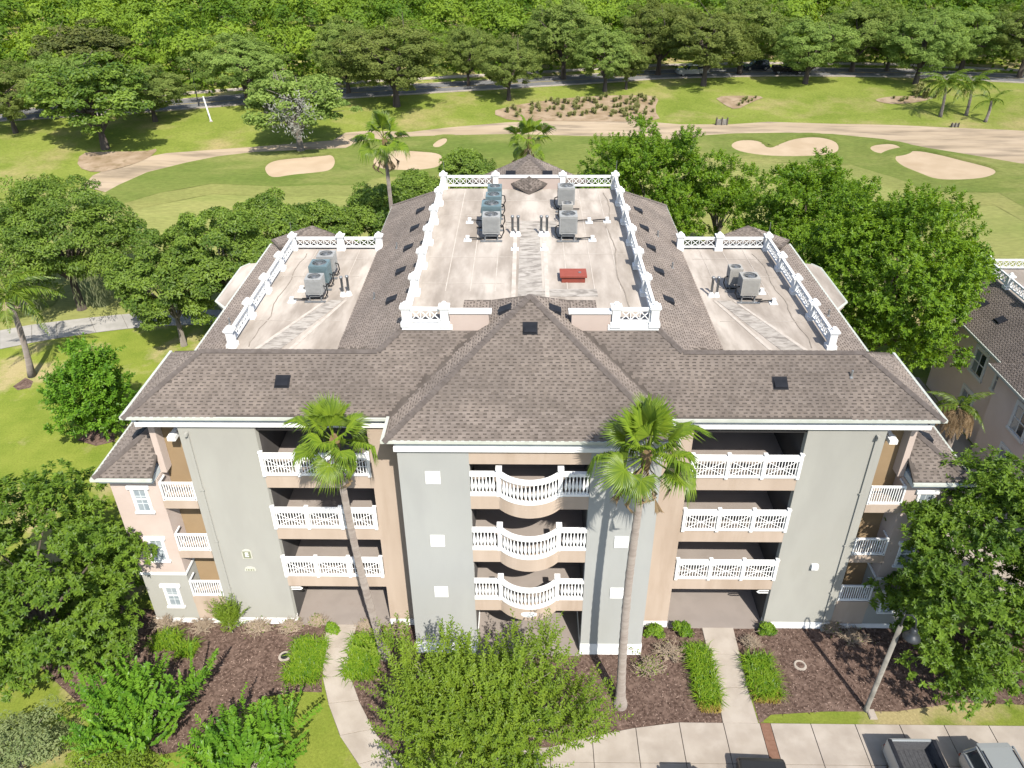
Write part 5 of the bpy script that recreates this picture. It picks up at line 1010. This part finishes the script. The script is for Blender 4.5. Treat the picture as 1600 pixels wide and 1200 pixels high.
def feather_palm(label, base, top, n, seed, sc=1., r0=.17, dead=0, grp='feather palms'):
    rng = random.Random(seed); t = empty('feather_palm', base, label, 'palm tree', grp); tp = Vector(top)-Vector(base)
    MB().tube([tp*(i/5)+Vector((.15*math.sin(i/5*3.14), 0, 0)) for i in range(6)], [r0*1.5, r0*1.1, r0, r0, r0*.9, r0*.7], 10).build('trunk', m_palmt, t, True)
    for i in range(n+dead):
        az = i*2.399; el = R(45-70*i/max(1, n)) if i < n else R(-25); o = link('frond' if i < n else 'dead_frond', FEA[i % 2] if i < n else FED[0], t, tp, (0, -el, az), (sc,)*3)
    return t
b = G(50, 588); p = WY(12, 462, b.y-.4); feather_palm('feather palm leaning left beside the cart path', (b.x, b.y, 0), p, 14, 5, 1.25, .2)
for i, (u, v, u2, v2, n, sc, lb) in enumerate(((1469, 183, 1478, 131, 13, 1.1, 'left of three slim palms on the far grass bank'), (1509, 181, 1519, 132, 13, 1.1, 'middle of three slim palms on the far grass bank'), (1539, 191, 1549, 158, 5, .8, 'rightmost stunted palm on the far grass bank'))):
    b = G(u, v); p = WY(u2, v2, b.y); feather_palm(lb, b, p, n, 6+i, sc*1.35, .2)
b = Vector((24.9, 13.6, 0)); feather_palm('short palm with drooping dead brown fronds between the buildings', b, b+Vector((0, 0, 5.0)), 7, 12, .7, .2, 16)

# --- roadside oaks
OAKV = []
for k in range(5):
    rng = np.random.default_rng(200+k); me, C = crown_mesh('crown', L_FAR, rng, 1, 1, .86, 330, 90, .05, .026, .115, .22, -.95, .5, .16+.03*k, 1.1, outw=1.1); OAKV.append((me, limbs(C, rng, 0, .95, .06, 12, (0, 0), .5).mesh('trunk', m_bark, True)))
rng = np.random.default_rng(300); meB, CB = crown_mesh('crown', L_OAK, rng, 1, 1, .85, 130, 110, .075, .045, .18, .5, -.6, .55, .25); meG, CG = crown_mesh('crown', L_FAR, rng, 1, 1, .8, 120, 90, .075, .045, .18, .4, -.6, .5, .25)
OAKV += [(meB, limbs(CB, rng, 0, .95, .07, 14, (0, 0), .5).mesh('trunk', m_bark, True)), (meG, limbs(CG, rng, 0, .95, .07, 30, (0, 0), .5).mesh('trunk', m_barkp, True))]
L_BRN = leafmat('rusty_leaf', (.085, .115, .025), (.20, .215, .06), .3, .6); meR, CR = crown_mesh('crown', L_BRN, rng, 1, 1, .8, 110, 90, .075, .045, .18, .4, -.6, .5, .25); OAKV.append((meR, OAKV[0][1]))
oaks = [(165,233,190,135,5,'broad dark green oak at the edge of the sand on the far left'),(470,236,172,122,6,'oak with silvery moss standing on the sand strip'),(243,190,135,80,0,'small oak at the near kerb of the far road, left part'),(25,208,140,105,1,'oak at the far left edge beside the road'),(100,183,130,95,2,'oak behind the broad dark green one'),(388,166,160,105,3,'grey-green oak across the road behind the mossy oak'),
        (620,166,195,125,4,'wide light green oak at the near kerb, left of centre'),(545,146,120,110,1,'oak across the road behind the wide light green one'),(795,157,115,95,0,'oak with a dark trunk at the near kerb, centre'),(732,135,90,95,2,'slim oak across the road left of centre'),(880,124,150,115,3,'tall grey-green oak across the road at the centre'),(945,143,125,95,1,'oak at the near kerb right of centre'),(1028,118,140,115,2,'tall oak across the road right of centre'),
        (978,140,80,75,0,'smaller oak with a thin trunk at the near kerb right of centre'),(1099,134,160,112,4,'oak with the pickup truck behind its trunk'),(1155,116,150,110,3,'oak across the road over the blue car'),(1258,131,145,100,2,'leaning oak beside the black pickup'),(1330,113,140,105,1,'oak across the road right of the leaning oak'),(1430,132,150,108,3,'wide oak at the near kerb, left of the slim palms'),(1385,112,110,90,0,'oak between two wider ones across the road, right part'),(1500,114,140,100,2,'oak across the road above the slim palms'),(1592,122,150,110,4,'oak at the top right edge across the road'),(150,150,170,110,7,'rusty brown-leaved tree in the left woods')]
for i, (u, v, wp, hp, k, lb) in enumerate(oaks):
    b = G(u, v); r = wp/2/ppm(b); h = hp/ppm(b)*.93; t = empty('roadside_oak', b, lb, 'tree', 'oaks along the far road', i*1.7); sz = h*.47
    link('crown', OAKV[k][0], t, (0, 0, h*.63), None, (r*.93, r*.93, sz)); link('trunk', OAKV[k][1], t, (0, 0, 0), None, (r*.8, r*.8, h*.70))
rng = np.random.default_rng(71); n = 650; ce = rng.normal(size=(16, 3))*np.array([.24, .12, .22])+np.array([.1, -.72, .85]); p = ce[rng.integers(0, 16, n)]+rng.normal(0, .09, (n, 3))
V, F, T = leaves(p, rng.normal(0, .8, (n, 3))-np.array([0, 0, .4]), rng.normal(size=(n, 3)), .07, .018, rng.random(n)); mo = [o for o in bpy.data.objects if o.get('label', '').startswith('oak with silvery')][0]
b = G(470, 236); r = 172/2/ppm(b); tag(link('hanging_moss', npmesh('hanging_moss', V, F, leafmat('moss_grey', (.30, .30, .25), (.48, .47, .41), .2, .8, .1), T), mo, (0, 0, 0), (0, 0, -1.7), (r, r, r*.95)), kind='stuff')

# --- native grass tufts in the sand beds
rng = np.random.default_rng(55); TM = [blades(rng, 60, .12, .12, .9, .07, L_TUFT, 'blades', .45, .5) for _ in range(3)]; rr = random.Random(8)
def tufts(px, n, lab, grp, s0=.8):
    poly = P(px); xs = [p[0] for p in poly]; ys = [p[1] for p in poly]; c = 0
    while c < n:
        x, y = rr.uniform(min(xs), max(xs)), rr.uniform(min(ys), max(ys))
        if inside(x, y, poly): s = rr.uniform(.7, 1.3)*s0; o = tag(link('grass_tuft', TM[c % 3], None, (x, y, hgt(x, y)+.08), (0, 0, rr.uniform(0, 6)), (s, s, s*.9)), lab, 'grass tuft', grp); c += 1
tufts([(770,176),(860,159),(920,153),(1000,151),(1028,154),(1020,172),(1028,186),(900,186),(800,184)], 110, 'dry native grass tuft in the large sandy bed beyond the sand strip', 'tufts in the large sandy bed', 1.0)
tufts([(1120,153),(1195,153),(1150,168)], 10, 'dry grass tuft in the small heart-shaped sandy bed', 'tufts in the small sandy bed', .8)
tufts([(1370,156),(1440,153),(1400,162)], 7, 'dry grass tuft in the sandy patch left of the slim palms', 'tufts by the slim palms', .8)
tufts([(1428,145),(1460,145),(1460,155),(1430,155)], 5, 'green shrub tuft just left of the slim palms', 'green tufts by the slim palms', 2.)

# --- the woods beyond the road: one unbroken mass of crowns
rng = np.random.default_rng(900); parts = []; yy = 0
for row in range(26):
    d0 = 11+row*6.6; n = 38 if row < 8 else 42
    for x in np.linspace(-125-row*6, 115+row*6, n):
        x = x+rng.uniform(-3, 3); y = road_y(max(-110, min(110, x)))+d0+rng.uniform(-3, 3)
        if abs(x) > 115: y = max(y, 100+d0)
        h = rng.uniform(7, 15.5)*(.8 if row == 0 else 1); r = rng.uniform(3.8, 6.6); nl = 1000 if row < 4 else (650 if row < 10 else 400); ls = .52 if row < 4 else (.7 if row < 10 else .95); nc = 20
        cl = nrm(rng.normal(size=(nc, 3))); cl[:, 2] = np.abs(cl[:, 2])*1.1-.25; cl = cl*np.array([r, r, h*.36])*rng.uniform(.55, 1.0, (nc, 1)); ci = rng.integers(0, nc, nl); d = nrm(rng.normal(size=(nl, 3))); d[:, 2] = np.abs(d[:, 2])-.15
        p = cl[ci]+d*rng.uniform(.6, 1.5, (nl, 1))+np.array([x, y, 1.6+h*.62]); no = nrm(.5*d+.9*cl[ci]/r+np.array([0, 0, .4])+.4*rng.normal(size=(nl, 3))); ax = nrm(np.cross(no, rng.normal(size=(nl, 3)))); sd = np.cross(ax, no); V = np.empty((nl, 3, 3)); V[:, 0] = p-ax*ls*.6; V[:, 1] = p+ax*ls*.4+sd*ls*.45; V[:, 2] = p+ax*ls*.4-sd*ls*.45
        tn = np.clip(.62*rng.random()+.2*rng.random(nc)[ci]+.3*rng.random(nl)-.06, 0, 1)**1.2; parts.append((V.reshape(-1, 3), np.arange(nl*3).reshape(-1, 3), np.repeat(tn, 3)))
        if row < 3:
            k = 120; p = np.stack([rng.normal(x, r*.5, k), rng.normal(y, 1.5, k), rng.uniform(1.7, 1.6+h*.6, k)], 1); ax = rng.normal(size=(k, 3)); V2, F2, T2 = leaves(p, ax, rng.normal(size=(k, 3)), .9, .6, rng.random(k)*.5); parts.append((V2, F2, T2))
V, F, T = join(parts); tag(link('woods', npmesh('woods', V, F, L_WOOD, T)), 'dense bright green woods filling the background beyond the road', 'woods', kind='stuff')
